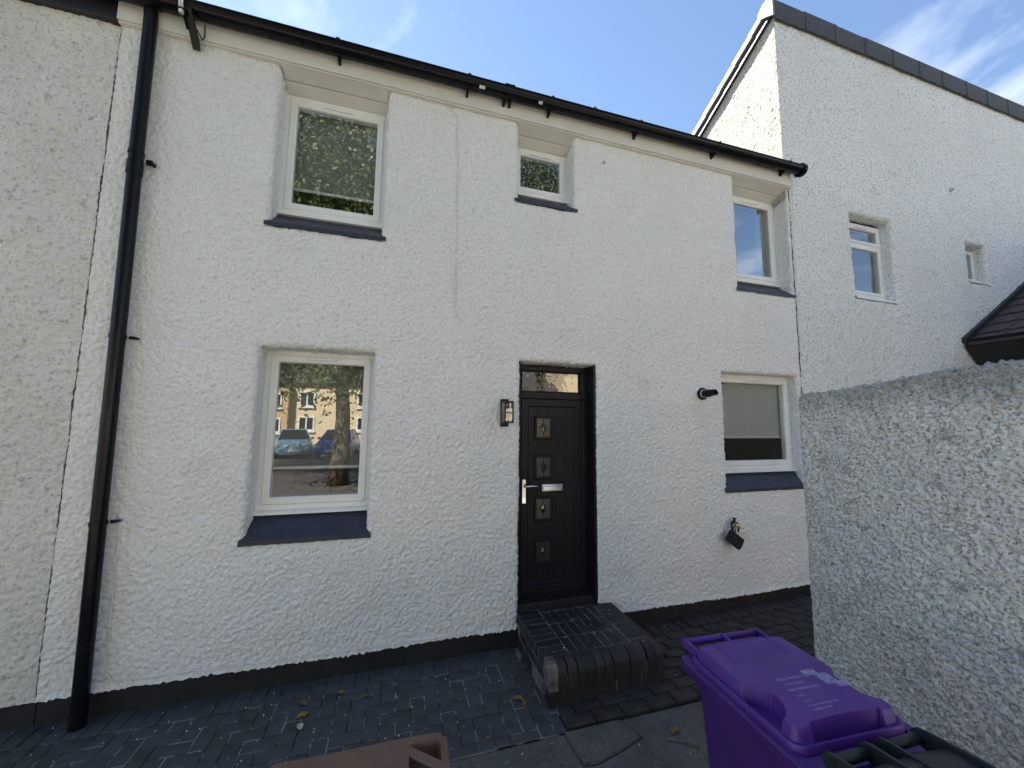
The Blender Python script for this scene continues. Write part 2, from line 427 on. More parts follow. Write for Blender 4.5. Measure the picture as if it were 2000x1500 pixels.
def roughcast(name, u0, u1, v0, v1, step, ops, amp, wl_, seed, mat, parent, place=None, sharp=1.0, cut=None, edge=None):
    """displaced wall sheet in (u, v); ops = openings (x0, x1, z0, z1, depth, radius, open_top); folds into the reveals"""
    nu = int(round((u1 - u0) / step)) + 1; nv = int(round((v1 - v0) / step)) + 1
    U, V = np.meshgrid(np.linspace(u0, u1, nu), np.linspace(v0, v1, nv))
    h = field(nu, nv, step, wl_, seed, sharp) * amp
    X, Z, D = U.copy(), V.copy(), np.zeros_like(U)
    NX, NZ, ND = np.zeros_like(U), np.zeros_like(U), np.ones_like(U)   # normal: ND towards viewer
    kill = np.zeros_like(U, bool)
    wob = slow(nu, nv, step, .35, seed + 5) * .006
    for x0, x1, z0, z1, dep, r, top in ops:
        zt = 1e3 if top else z1
        Lq = r * math.pi / 2
        cx = np.clip(U, x0, x1); cz = np.clip(V, z0, zt)
        inside = (U > x0) & (U < x1) & (V > z0) & (V < zt)
        dx, dz = U - cx, V - cz
        sout = np.sqrt(dx ** 2 + dz ** 2)
        ds = np.stack([U - x0, x1 - U, V - z0, zt - V])
        s_in = ds.min(0); which = ds.argmin(0)
        s = np.where(inside, s_in, -sout) + wob
        tt = s + r
        act = tt > 0
        phi = np.clip(tt / r, 0, math.pi / 2)
        lat = np.where(tt < Lq, -r + r * np.sin(phi), 0.0)
        dep_ = np.where(tt < Lq, r * (1 - np.cos(phi)), r + (tt - Lq))
        # outside points
        so = np.maximum(sout, 1e-6)
        ox, oz = dx / so, dz / so
        mo = act & ~inside
        X[mo] = (cx - ox * lat)[mo]; Z[mo] = (cz - oz * lat)[mo]
        NX[mo] = (-ox * np.sin(phi))[mo]; NZ[mo] = (-oz * np.sin(phi))[mo]
        # inside points, stretched along the edge so that the corners close
        si = np.maximum(s_in, 0)
        ztt = v1 if top else z1
        zs = z0 + (V - z0 - si) * (ztt - z0) / np.maximum(ztt - z0 - (si if top else 2 * si), .02)
        xs = x0 + (U - x0 - si) * (x1 - x0) / np.maximum(x1 - x0 - 2 * si, .02)
        mi = act & inside
        for w, (ex, sgn) in enumerate(((x0, 1), (x1, -1), (z0, 1), (z1, -1))):
            q = mi & (which == w)
            if w < 2:
                X[q] = (ex + sgn * lat)[q]; Z[q] = np.clip(zs, z0, ztt)[q]; NX[q] = (sgn * np.sin(phi))[q]
            else:
                Z[q] = (ex + sgn * lat)[q]; X[q] = np.clip(xs, x0, x1)[q]; NZ[q] = (sgn * np.sin(phi))[q]
        D[act] = dep_[act]; ND[act] = np.cos(phi)[act]
        kill |= inside & (dep_ > dep)
    if edge is not None: h = edge(U, V, h)
    P = np.stack([X + NX * h, D - ND * h, Z + NZ * h], -1)
    if cut is not None: kill |= cut(U, V)
    kc = kill[:-1, :-1] | kill[1:, :-1] | kill[:-1, 1:] | kill[1:, 1:]
    idx = np.arange(nu * nv).reshape(nv, nu)
    quads = np.stack([idx[:-1, :-1], idx[:-1, 1:], idx[1:, 1:], idx[1:, :-1]], -1)[~kc]
    P = P.reshape(-1, 3)
    if place is not None: P = place(P)
    used = np.unique(quads); remap = np.full(nu * nv, -1); remap[used] = np.arange(len(used))
    quads = remap[quads]; P = P[used]
    me = bpy.data.meshes.new(name)
    me.vertices.add(len(P)); me.vertices.foreach_set('co', P.astype(np.float32).ravel())
    me.loops.add(quads.size); me.loops.foreach_set('vertex_index', quads.astype(np.int32).ravel())
    me.polygons.add(len(quads)); me.polygons.foreach_set('loop_start', np.arange(0, quads.size, 4, dtype=np.int32))
    me.polygons.foreach_set('use_smooth', np.ones(len(quads), bool))
    me.update(calc_edges=True); me.validate()
    me.materials.append(mat)
    return link(name, me, parent)

# ------------------------------------------------------------------ the setting
tag(MB().add([(-250, -250, -.09), (250, -250, -.09), (250, 250, -.09), (-250, 250, -.09)], [(0, 1, 2, 3)]).build('ground', M['asphalt']), kind='structure')
tag(MB().box(-60, 60, -9.6, -6.4, -.085, -.015, .01).build('footway', M['footway']), kind='structure')
tag(MB().box(-60, 60, -6.39, -4.1, -.085, -.008, .01).build('bounce_ground', M['bounce_concrete']), kind='structure')  # unseen pale strip, added to bounce sun onto the shaded wall
tag(MB().box(-60, 60, -29.9, -26.5, -.085, .03, .01).build('far_footway', M['footway']), kind='structure')

def gz(x):        # the paving rises a little towards the right
    q = min(max((x - 1.9) / 2.8, 0), 1); return .02 + .06 * q

# --- herringbone block paving, left of the step
pv = tag(MB().box(-4.2, 1.20, -.955, .035, -.08, -.0045).build('block_paving', M['joint']), kind='structure')
def paver_mesh(name, lx, ly, mat, h=.05, b=.004):
    return MB().box(-lx / 2 + .0026, lx / 2 - .0026, -ly / 2 + .0026, ly / 2 - .0026, -h, 0, b).mesh(name, mat)
pm_x = paver_mesh('paver', .2, .1, M['paver']); pm_y = paver_mesh('paver', .1, .2, M['paver'])
pm_h = paver_mesh('paver', .1, .1, M['paver'])
def lay(me, x, y, z, parent, name='paver'):
    o = link(name, me, parent); o.location = (x, y, z + rnd.uniform(-.0025, .0025))
    o.rotation_euler = (rnd.uniform(-.008, .008), rnd.uniform(-.008, .008), rnd.uniform(-.012, .012))
    return o
XL, XR = -2.75, 1.13
x = XL + .05
while x < XR - .03:
    lay(pm_y, x, -.075, .004, pv); x += .1
x0h, y1h, y0h = XL, -.177, -.955
N = 60
for i in range(-N, N):
    for j in range(-N, N):
        # 90-degree herringbone on a .1 m cell grid
        k = (i - j) % 4
        cx, cy = x0h + .1 * i, y1h - .1 * (j + 1)
        if k == 0: a = (cx, cx + .2, cy, cy + .1)
        elif k == 3: a = (cx, cx + .1, cy - .1, cy + .1)
        else: continue
        bx0, bx1, by0, by1 = max(a[0], XL), min(a[1], XR), max(a[2], y0h + .0), min(a[3], y1h)
        if bx1 - bx0 < .012 or by1 - by0 < .012: continue
        if bx0 < -2.2 and by0 < -.6: continue
        sz = (round(bx1 - bx0, 3), round(by1 - by0, 3))
        me = {(.2, .1): pm_x, (.1, .2): pm_y, (.1, .1): pm_h}.get(sz) or paver_mesh('paver', *sz, M['paver'])
        lay(me, (bx0 + bx1) / 2, (by0 + by1) / 2, 0, pv)

# --- brown-black brick paving, right of and in front of the step
pb = tag(MB().add([(1.13, -.955, -.02), (4.9, -.955, .055), (4.9, .035, .055), (1.13, .035, -.02), (1.13, -.955, -.08), (4.9, -.955, -.08), (4.9, .035, -.08), (1.13, .035, -.08)],
     [(0, 1, 2, 3), (4, 7, 6, 5), (0, 4, 5, 1), (1, 5, 6, 2), (2, 6, 7, 3), (3, 7, 4, 0)]).build('brick_paving', M['joint_dark']), kind='structure')
qb_x = paver_mesh('brick', .21, .105, M['paver_brown'], .045, .006); qb_y = paver_mesh('brick', .105, .21, M['paver_brown'], .045, .006)
def layb(me, x, y): lay(me, x, y, gz(x) - .004 + .002, pb, 'brick')
x = 2.10
while x < 4.7:
    layb(qb_y, x, -.082); x += .108
row = 0; y = -.245
while y > -.95:
    x = 2.15 + (.105 if row % 2 else 0)
    if y < -.77: x = 1.24 + (.105 if row % 2 else 0)
    if row % 2: layb(paver_mesh('brick', .105, .105, M['paver_brown'], .045, .006), x - .158, y)
    while x < 4.4 - max(0, -y - .4) * 1.2:
        layb(qb_x, x, y); x += .213
    row += 1; y -= .1085

# --- concrete flags beyond the paving
sl = tag(MB().box(-4.2, 6, -4.09, -.957, -.085, -.014).build('flagged_path', M['concrete']), kind='structure')
def slab(pts, z=.0):
    bm = bmesh.new()
    vs_ = [bm.verts.new((p[0], p[1], z)) for p in pts]; f = bm.faces.new(vs_)
    r = bmesh.ops.extrude_face_region(bm, geom=[f])
    for q in r['geom']:
        if isinstance(q, bmesh.types.BMVert): q.co.z -= .05
    bmesh.ops.recalc_face_normals(bm, faces=bm.faces[:])
    bmesh.ops.bevel(bm, geom=[e for e in bm.edges if all(abs(q.co.z - z) < 1e-5 for q in e.verts)], offset=.005, segments=2, affect='EDGES')
    return MB().bm(bm).build('slab', M['concrete'], sl)
xs = [-3.2, -2.3, -1.42, -.55, .3]
for i in range(4):
    slab([(xs[i] + .006, -.963), (xs[i + 1] - .006, -.963), (xs[i + 1] - .006, -1.55), (xs[i] + .006, -1.55)], -.003 * (i % 2))
slab([(.304, -.961), (1.098, -.961), (1.10, -1.02), (1.115, -1.20), (1.135, -1.55), (.304, -1.55)], -.006)
slab([(1.104, -.961), (1.50, -.961), (1.545, -1.07), (1.555, -1.125), (1.40, -1.17), (1.20, -1.215), (1.121, -1.20), (1.106, -1.02)], .007)
slab([(1.506, -.961), (2.296, -.961), (2.298, -1.55), (1.141, -1.55), (1.125, -1.208), (1.20, -1.221), (1.40, -1.176), (1.561, -1.130), (1.551, -1.07)], -.003)
slab([(2.304, -.961), (2.80, -.961), (2.80, -1.55), (2.304, -1.55)], -.002)
for i, a in enumerate((-3.2, -2.3, -1.4, -.5, .4, 1.3, 2.2)):
    for k in range(4):
        slab([(a, -1.563 - .62 * k), (a + .888, -1.563 - .62 * k), (a + .888, -2.171 - .62 * k), (a, -2.171 - .62 * k)], -.003 * ((i + k) % 3))

# ------------------------------------------------------------------ the house with the black door
house = empty('terraced_house', (1.25, .1, 0), 'white roughcast terraced house with black front door and black gutter', 'house')
HX0, HX1, ZE = -2.19, 4.70, 5.03
PL = .168
OPS = [(-1.095, -.225, 1.06, 2.585, .21, .040, False),     # lower left window
       (-1.095, -.215, 3.60, ZE, .21, .040, True),         # upper left
       (1.045, 1.665, 4.20, ZE, .21, .035, True),          # upper small
       (3.80, 4.675, 3.60, ZE, .21, .028, True),           # upper right
       (3.50, 4.65, 1.265, 2.60, .14, .030, False),        # lower right
       (1.085, 1.895, -1, 2.585, .20, .035, False)]        # door
roughcast('roughcast_wall', HX0, HX1, PL - .005, ZE + .01, .0064, OPS, .0080, .028, 3, M['stucco'], house, place=lambda P: np.stack([P[:, 0], P[:, 1] - .010 * np.clip(1 - (P[:, 2] - PL) / .03, 0, 1), P[:, 2] + np.where(P[:, 2] < PL + .03, np.interp(P[:, 0], np.linspace(-2.3, 4.8, 420), np.random.default_rng(9).normal(0, .0045, 420)) + .006 * np.sin(P[:, 0] * 3.1), 0)], -1))

# plinth either side of the step
def plinth(x0, x1, par, mat='plinth_paint', zt=PL + .006):
    n = int((x1 - x0) / .05); tp, bt = [], []
    top = [(x0 + (x1 - x0) * i / n) for i in range(n + 1)]
    L0 = [(q, .014 + rnd.uniform(-.002, .002), -.06) for q in top]
    L1 = [(q, .014 + rnd.uniform(-.002, .002), zt + .02) for q in top]
    L2 = [(q, .05, zt + .02) for q in top]
    return MB().loops([L0, L1, L2], False).build('plinth', M[mat], par)
plinth(HX0, 1.085, house); plinth(1.895, HX1, house)

# interior shell: floors, back and party walls, seen only through the panes
for nm, bx in (('ground_floor', (-2.15, 4.66, .25, 6, .15, .2)), ('upper_floor', (-2.15, 4.66, .25, 6, 2.72, 2.9)), ('loft_ceiling', (-2.15, 4.66, .22, 6, 5.06, 5.12)),
               ('back_wall', (-2.15, 4.66, 6, 6.25, -.05, 5.12)), ('party_wall', (-2.19, -2.14, .03, 6.25, -.05, 5.12)), ('party_wall', (4.69, 4.705, .26, 6.25, -.05, 5.12)),
               ('partition', (.75, .82, .24, 6, .2, 5.06)), ('partition', (2.9, 2.97, .24, 6, .2, 5.06))):
    MB().box(*bx).build(nm, M['interior_paint'], house)
# roof: two slopes and their tiles' thickness
MB().prism([(-.10, 5.27), (3.3, 6.98), (6.4, 5.25), (6.4, 5.12), (3.3, 6.84), (-.02, 5.17)], 'x', -2.19, 4.60).build('roof', M['roof_slate'], house)
rv = MB().tube([(2.72, 1.45, 6.0), (2.72, 1.45, 6.80)], .05, 12).tube([(2.72, 1.45, 6.80), (2.72, 1.45, 6.83), (2.72, 1.45, 6.90)], [.085, .085, .04], 12)
rv.build('roof_vent', M['verge_grey'], house, 40)

# fascia, gutter, brackets
MB().box(-2.20, 4.70, -.052, -.034, 5.045, 5.30, .003).box(-2.20, 4.70, -.034, .045, 5.032, 5.052, .002).build('fascia_board', M['cream_upvc'], house)
def gutter(x0, x1, par, mat='black_plastic', zc=5.240, r=.071, yc=-.127, drop=0):
    L = []
    for xx, dz in ((x0, -drop), (x1, 0)):
        out = [(xx, yc + r * math.cos(a), zc + dz + r * .92 * math.sin(a)) for a in [math.pi + math.pi * k / 14 for k in range(15)]]
        inn = [(xx, yc + (r - .004) * math.cos(a), zc + dz + (r - .004) * .92 * math.sin(a)) for a in [2 * math.pi - math.pi * k / 14 for k in range(15)]]
        L.append([(xx, yc - r - .006, zc + dz + .006), (xx, yc - r - .006, zc + dz - .004)] + out + [(xx, yc + r, zc + dz + .012)] + inn + [(xx, yc - r + .002, zc + dz + .006)])
    mb = MB().loops(L, True, True, True)
    return mb.build('gutter', M[mat], par, 35)
gut = gutter(-3.7, 4.755, house, drop=.035)
def gfit(xx, w, kind):
    mb = MB(); zc, yc, r = 5.240 - .035 * (4.755 - xx) / 8.45, -.127, .0755
    L = [[(q, yc + rq * math.cos(a), zc + rq * .92 * math.sin(a)) for a in [math.pi + math.pi * k / 14 for k in range(15)]] for q, rq in ((xx - w / 2, r - .005), (xx - w / 2, r), (xx + w / 2, r), (xx + w / 2, r - .005))]
    mb.loops(L, False)
    mb.box(xx - w / 2, xx + w / 2, yc - r - .008, yc - r + .004, zc - .006, zc + .014, .002)
    if kind != 'union':
        mb.prism([(-.052, zc - .012), (-.052, zc - .100), (-.066, zc - .102), (-.135, zc - .066)], 'x', xx - .011, xx + .011)
    return mb.build('gutter_bracket' if kind != 'union' else 'gutter_union', M['black_plastic'], gut, 40)
for xx in (-.63, .50, 1.34, 2.36, 3.42, 4.50): gfit(xx, .03, 'b')
for xx in (.865, .925): gfit(xx, .022, 'b')
gfit(.895, .10, 'union'); gfit(-1.975, .12, 'union')
zc = 5.22
MB().tube([(4.755, -.130, 5.228), (4.79, -.130, 5.228)], .078, 20).tube([(4.745, -.130, 5.228), (4.757, -.130, 5.228)], .083, 20).build('gutter_end_cap', M['black_plastic'], gut, 40)
def glabel(x0, w):
    L = [[(q, -.130 + .0775 * math.cos(a), 5.222 + .0775 * .92 * math.sin(a)) for a in (R_(228), R_(238), R_(248))] for q in (x0, x0 + w)]
    MB().loops(L, False).build('gutter_label', M['label_white'], gut)
glabel(.60, .055); glabel(1.20, .04)

# downpipe with clips and shoe
dp = MB().tube([(-1.978, -.085, 5.20), (-1.976, -.072, 5.08), (-1.968, -.072, 3.95), (-1.95, -.072, 2.58), (-1.935, -.072, 1.28), (-1.92, -.072, .12), (-1.92, -.074, -.01)], .043, 20).build('downpipe', M['black_plastic'], house, 40)
for zz, xx, dr in ((3.97, -1.968, -1), (2.576, -1.95, 1), (1.283, -1.935, 1)):
    MB().tube([(xx, -.072, zz - .013), (xx, -.072, zz + .013)], .048, 20).box(xx + .045, xx + .085, -.045, -.030, zz - .011 + (.0 if dr > 0 else -.05), zz + .011 + (0 if dr > 0 else -.03), .003).box(xx + .07, xx + .09, -.05, 0, zz - .008 + (.0 if dr > 0 else -.045), zz + .008 + (0 if dr > 0 else -.035), .002).build('pipe_clip', M['black_plastic'], dp, 40)
MB().tube([(-1.967, -.072, 3.80), (-1.967, -.072, 3.90)], .048, 20).build('pipe_collar', M['black_plastic'], dp, 40)

# windows -------------------------------------------------------------
def window(x0, x1, z0, z1, y, sill, label, blind=None, vent=True, fw_=.045, sw=.062, mat='white_upvc', transom=None, par=None, cillproj=.045, pane='glass'):
    par = par or house
    x0, x1, z1 = x0 - .014, x1 + .014, z1 + (.012 if z1 < 4.9 or par is not house else 0)
    w = MB().ring(x0, x1, z0, z1, fw_, y, y + .07, .005).build('window', M[mat], par)
    w['label'] = label
    a = fw_ - .004
    lights = [(x0 + a, x1 - a, z0 + a, z1 - a)]
    if transom:
        MB().box(x0 + a, x1 - a, y + .004, y + .066, transom - .025, transom + .025, .004).build('transom', M[mat], w)
        lights = [(x0 + a, x1 - a, z0 + a, transom - .02), (x0 + a, x1 - a, transom + .02, z1 - a)]
    for (a0, a1, b0, b1) in lights:
        MB().ring(a0, a1, b0, b1, sw, y - .012, y + .055, .010).build('sash', M[mat], w)
        e = sw - .008
        MB().ring(a0 + e - .002, a1 - e + .002, b0 + e - .002, b1 - e + .002, .006, y - .003, y + .03, .001).build('gasket', M['rubber'], w)
        MB().box(a0 + e, a1 - e, y + .012, y + .016, b0 + e, b1 - e).build('pane', M[pane], w)
    if vent:
        c = (x0 + x1) / 2; L = min(.12, (x1 - x0) * .26)
        MB().box(c - L, c + L, y - .026, y - .010, z1 - .078, z1 - .058, .004).build('trickle_vent', M[mat], w)
    if cillproj:
        MB().prism([(y - cillproj, z0 - .030), (y - cillproj, z0 - .012), (y - cillproj + .008, z0 - .006), (y + .02, z0 + .004), (y + .02, z0 - .030)], 'x', x0 - .012, x1 + .012).build('window_cill', M[mat], w)
    if blind:
        zb, bm_, yb = blind
        MB().box(x0 + .09, x1 - .09, y + yb, y + yb + .003, zb, z1 - .05).build('roller_blind', M[bm_], w)
        MB().box(x0 + .088, x1 - .088, y + yb - .008, y + yb + .010, zb - .022, zb + .003, .002).build('blind_bar', M['white_upvc'], w)
    if sill:
        zf, sm = sill           # sloping painted sill below, from the cill out to the wall face
        yi = y + .01
        n = 22; fr, to, bk = [], [], []
        for i in range(n + 1):
            q = x0 - .008 + (x1 - x0 + .016) * i / n
            fl = .028 * (abs(2 * i / n - 1) ** 9)
            qf = q + (.022 * (1 if i > n / 2 else -1) if i in (0, n) else 0)
            fr.append((qf, -.0125, zf - .030 + rnd.uniform(-.003, .003))); to.append((qf, -.012, zf + .006 + rnd.uniform(-.002, .002))); bk.append((q, yi, z0 - .018))
        MB().loops([fr, to, bk], False).build('painted_sill', M[sm], w)
    return w
window(-1.085, -.235, 1.262, 2.575, .185, (1.075, 'anthracite_paint'), 'large ground floor window with white frame reflecting the street', blind=(1.60, 'blind_dark', .09), par=house)
window(-1.085, -.225, 3.805, 4.935, .185, (3.615, 'anthracite_paint'), 'tall white upper window at the left with a half lowered blind', blind=(4.10, 'blind_grey', .09))
window(1.05, 1.655, 4.395, 4.93, .185, (4.215, 'anthracite_paint'), 'small square white upper window above the door', fw_=.04, sw=.055)
window(3.81, 4.665, 3.805, 4.935, .185, (3.615, 'anthracite_paint'), 'white upper window at the right end reflecting blue sky', pane='glass_coated')
window(3.51, 4.64, 1.48, 2.585, .115, (1.28, 'anthracite_paint'), 'white ground floor window beside the flue with pale roller blind', blind=(1.86, 'blind_pale', .07))
# sloping white boards over the upper windows
for (x0, x1) in ((-1.09, -.22), (1.05, 1.66), (3.805, 4.67)):
    for (ya, za, yb, zb) in ((-.02, 5.030, .088, 4.990), (.098, 4.976, .20, 4.938)):
        MB().prism([(ya, za), (yb, zb), (yb, zb + .02), (ya, za + .02)], 'x', x0, x1).build('soffit_board', M['cream_upvc'], house)
# curtain edge in the upper right window
cl = []
for k in range(13): cl.append((4.47 + .012 * k, .29 + .018 * math.sin(k * 1.7)))
MB().loops([[(a, b, 3.85) for a, b in cl], [(a, b, 4.95) for a, b in cl]], False).build('curtain', M['blind_pale'], house, 60)

# door ----------------------------------------------------------------
DX0, DX1, DY = 1.095, 1.885, .16
fr = MB().ring(DX0, DX1, .335, 2.578, .062, DY, DY + .09, .008).box(DX0 + .055, DX1 - .055, DY + .002, DY + .085, 2.235, 2.305, .006).build('door_frame', M['door_black'], house)
MB().box(DX0 + .06, DX1 - .06, DY + .030, DY + .036, 2.30, 2.52).build('fanlight_pane', M['glass_obscured'], fr)
MB().ring(DX0 + .055, DX1 - .055, 2.300, 2.522, .016, DY + .012, DY + .04, .004).build('fanlight_bead', M['door_black'], fr)
MB().prism([(DY - .055, .33), (DY - .055, .348), (DY, .372), (DY + .02, .372), (DY + .02, .33)], 'x', DX0 - .005, DX1 + .005).build('threshold', M['door_black'], fr)
MB().box(DX0 - .02, DX1 + .02, .055, .10, .2, .335, .004).build('step_riser', M['plinth_paint'], fr)
for a, b in ((1.872, 1.899),): MB().box(a, b, .012, DY + .05, .28, 2.59, .003).build('painted_reveal', M['door_black'], fr)
MB().box(1.08, 1.10, .035, DY + .05, .28, 2.59, .003).build('painted_reveal', M['door_black'], fr)
lx0, lx1, lz0, lz1, ly = DX0 + .058, DX1 - .058, .378, 2.24, DY + .012
dl = MB().ring(lx0, lx1, lz0, lz1, .085, ly, ly + .05, .010)
# grooved panel
px0, px1, pz0, pz1 = lx0 + .08, lx1 - .08, lz0 + .08, lz1 - .08
prof = []; n = 5; wq = (px1 - px0) / n
for k in range(n):
    a, b = px0 + k * wq, px0 + (k + 1) * wq
    prof += [(a + .001, ly + .019), (a + .004, ly + .0165), (b - .004, ly + .0165), (b - .001, ly + .019)]
dl.loops([[(u, w, pz0) for u, w in prof], [(u, w, pz1) for u, w in prof]], False)
dl.box(lx0 + .01, lx1 - .01, ly - .012, ly + .01, lz0 + .006, lz0 + .05, .006)
door = dl.build('door', M['door_black'], house)
gx = lx0 + .245
for zc in (1.945, 1.555, 1.15, .745):
    hw, hh = .100, .122
    MB().ring(gx - hw, gx + hw, zc - hh, zc + hh, .028, ly + .002, ly + .018, .008).build('glass_surround', M['door_black'], door)
    MB().box(gx - .073, gx + .073, ly + .010, ly + .013, zc - .095, zc + .095).build('door_pane', M['frosted'], door)
    lm = MB()
    a, b, y_ = .030, .056, ly + .007
    D4 = [(gx, zc - b), (gx + a, zc), (gx, zc + b), (gx - a, zc)]
    for (u, w), (u2, w2) in zip(D4, D4[1:] + D4[:1]): lm.tube([(u, y_, w), (u2, y_, w2)], .0028, 6)
    lm.tube([(gx, y_, zc + b), (gx, y_, zc + .095)], .0022, 6).tube([(gx, y_, zc - b), (gx, y_, zc - .095)], .0022, 6)
    lm.tube([(gx - a, y_, zc), (gx - .073, y_, zc)], .0022, 6).tube([(gx + a, y_, zc), (gx + .073, y_, zc)], .0022, 6)
    lm.build('leading', M['lead_line'], door)
    MB().add([(gx, y_, zc - b * .8), (gx + a * .8, y_, zc), (gx, y_, zc + b * .8), (gx - a * .8, y_, zc), (gx + .001, y_ - .007, zc + .002)],
             [(0, 1, 4), (1, 2, 4), (2, 3, 4), (3, 0, 4)]).build('bevelled_diamond', M['diamond'], door)
hx = lx0 + .036
hb = MB().prism([(hx - .016 + .016 * (1 - math.cos(q)), 0) for q in ()] or [(hx - .017, 1.215), (hx + .017, 1.215), (hx + .017, 1.43), (hx + .010, 1.442), (hx - .010, 1.442), (hx - .017, 1.43)], 'y', ly - .009, ly + .002)
hb.tube([(hx, ly - .005, 1.38), (hx, ly - .048, 1.38), (hx + .012, ly - .056, 1.38), (hx + .06, ly - .057, 1.383), (hx + .125, ly - .054, 1.379)], [.011, .011, .011, .010, .007], 10)
hb.tube([(hx, ly - .014, 1.275), (hx, ly + .0, 1.275)], .008, 10).build('door_handle', M['chrome'], door, 40)
MB().box(1.378, 1.60, ly - .006, ly + .016, 1.318, 1.388, .004).box(1.388, 1.59, ly - .013, ly - .004, 1.326, 1.371, .004).build('letterbox', M['chrome'], door)

# round vent cover set in the roughcast and its slots
cv = MB()
for r0, r1, segs in ((.062, .078, [(10, 80), (100, 170), (190, 260), (280, 350)]), (.036, .050, [(0, 62), (72, 134), (144, 206), (216, 278), (288, 350)])):
    for a0, a1 in segs:
        A = [R_(a0 + (a1 - a0) * k / 8) for k in range(9)]
        cv.loops([[(2.463 + r * math.cos(a), y_, 2.405 + r * math.sin(a)) for a in A] for r, y_ in ((r0, 0), (r0, -.010), (r1, -.010), (r1, 0))], False)
cv.tube([(2.463, -.011, 2.405), (2.463, 0, 2.405)], .016, 12)
cv.build('wall_vent_cover', M['stucco'], house)
# cables clipped to the wall and painted over
def cable(pts, r=.0042, mat='cream_upvc', name='painted_cable', par=None):
    P = [Vector(p) for p in pts]; out = []
    for a, b in zip(P, P[1:]):
        n = max(1, int((b - a).length / .09))
        for k in range(n):
            q = a.lerp(b, k / n); out.append((q.x + rnd.uniform(-.003, .003), q.y, q.z + rnd.uniform(-.003, .003)))
    out.append(tuple(P[-1]))
    return MB().tube(out, r, 6).build(name, M[mat], par or house, True)
cable([(.20, -.056, 5.22), (.24, -.058, 5.12), (.30, -.057, 5.06), (.35, -.02, 5.02), (.42, -.008, 4.93), (.435, -.008, 4.5), (.445, -.008, 3.9), (.452, -.008, 3.0), (.47, -.008, 2.95), (.53, -.008, 2.92)])
cable([(-1.85, -.01, 1.3), (-1.842, -.01, .29), (-1.80, -.011, .225), (-.95, -.011, .20), (.55, -.011, .192), (.70, -.011, .205), (.745, -.01, .24), (.75, -.008, .34)], .005, 'stucco')
cable([(4.74, -.03, 5.10), (4.76, -.012, 4.98), (4.735, -.010, 4.5), (4.735, -.010, 3.5), (4.72, -.010, 2.6)], .004, 'label_white')
for (a, b, c) in ((2.012, 4.811, .012), (1.99, 3.329, .006), (1.246, 3.884, .005)):
    MB().tube([(a, 0, b), (a, -.035 if c > .01 else -.016, b)], c, 10).build('wall_plug', M['galvanised'], house, True)
# old patch line under the flue, and the movement joints
MB().box(3.08, 3.42, -.009, 0, 2.165, 2.172).build('patch_seam', M['cream_upvc'], house)

# ------------------------------------------------------------------ neighbour on the left
nl = empty('neighbour_house', (-3.5, .1, 0), 'weathered beige roughcast house adjoining on the far left', 'house')
roughcast('roughcast_wall', -3.75, -2.197, PL - .01, 5.04, .0080, [], .0078, .034, 23, M['stucco_old'], nl)
MB().box(-3.75, -2.196, .012, .05, -.06, PL + .004).build('plinth', M['plinth_paint'], nl)
MB().box(-3.75, -2.203, -.05, .03, 5.03, 5.28, .004).build('fascia_board', M['black_fascia'], nl)
MB().box(-2.206, -2.182, .010, .0119, PL + .03, 5.04).build('joint_filler', M['joint_filler'], nl)
MB().box(-11, -2.2, .06, 6, -.05, 5.12).build('house_core', M['interior_paint'], nl)
MB().prism([(-.10, 5.27), (3.3, 6.98), (6.4, 5.25), (6.4, 5.12), (3.3, 6.84), (-.02, 5.17)], 'x', -11, -2.195).build('roof', M['roof_slate'], nl)

# ------------------------------------------------------------------ tall neighbour on the right
nr = empty('tall_house', (8, .1, 0), 'tall white roughcast house on the right with dark ridge and sunlit side', 'house')
roughcast('roughcast_wall', 4.65, 11.6, -.05, 7.50, .0155, [(5.83, 6.66, 3.73, 4.93, .16, .05, False), (8.40, 8.90, 4.26, 4.89, .16, .05, False)], .0085, .050, 31, M['stucco_tall'], nr,
          cut=lambda U, V: (U < 4.712) & (V < 5.08), sharp=1.3)
roughcast('side_wall', 0.0, 2.6, 4.9, 7.75, .0105, [], .0052, .036, 41, M['side_dash'], nr, sharp=1.3,
          cut=lambda U, V: V > 7.66 - .57 * U, place=lambda P: np.stack([4.65 + P[:, 1], P[:, 0] - .004, P[:, 2]], -1))
for a, b in ((4.72, 4.80), (11.6, 11.7)): MB().prism([(.02, -.05), (6, -.05), (6, 4.22), (.02, 7.6)], 'x', a, b).build('party_wall', M['interior_paint'], nr)
MB().box(4.8, 11.6, 2.4, 2.5, -.05, 6.2).box(4.8, 11.6, .25, 2.4, 2.6, 2.75).build('inner_wall', M['interior_paint'], nr)
MB().prism([(.0, 7.72), (6.1, 4.24), (6.1, 4.12), (.0, 7.60)], 'x', 4.64, 11.7).build('roof', M['roof_slate'], nr)
MB().box(4.69, 4.722, .0125, .014, .0, 5.03).build('joint_filler', M['joint_pale'], nr)
rm = MB().prism([(-.045, 7.455), (-.050, 7.70), (-.030, 7.755), (.02, 7.775), (.16, 7.70), (.16, 7.66), (.02, 7.72), (-.02, 7.70), (-.025, 7.455)], 'x', 0, .599).box(.575, .606, -.056, -.03, 7.448, 7.72, .003).mesh('ridge_tile', M['grey_ridge'])
for k in range(12):
    o = link('ridge_tile', rm, nr); o.location = (4.60 + .60 * k, rnd.uniform(-.003, .003), rnd.uniform(-.003, .003)); o.rotation_euler = (0, rnd.uniform(-.003, .003), 0)
vm = MB().box(-.055, .03, 0, .37, -.075, .03, .01).mesh('verge_tile', M['verge_grey'])
for k in range(9):
    o = link('verge_tile', vm, nr); o.location = (4.63, .0 + .29 * k, 7.71 - .57 * .29 * k); o.rotation_euler = (R_(-29.7 + 2.5), 0, 0)
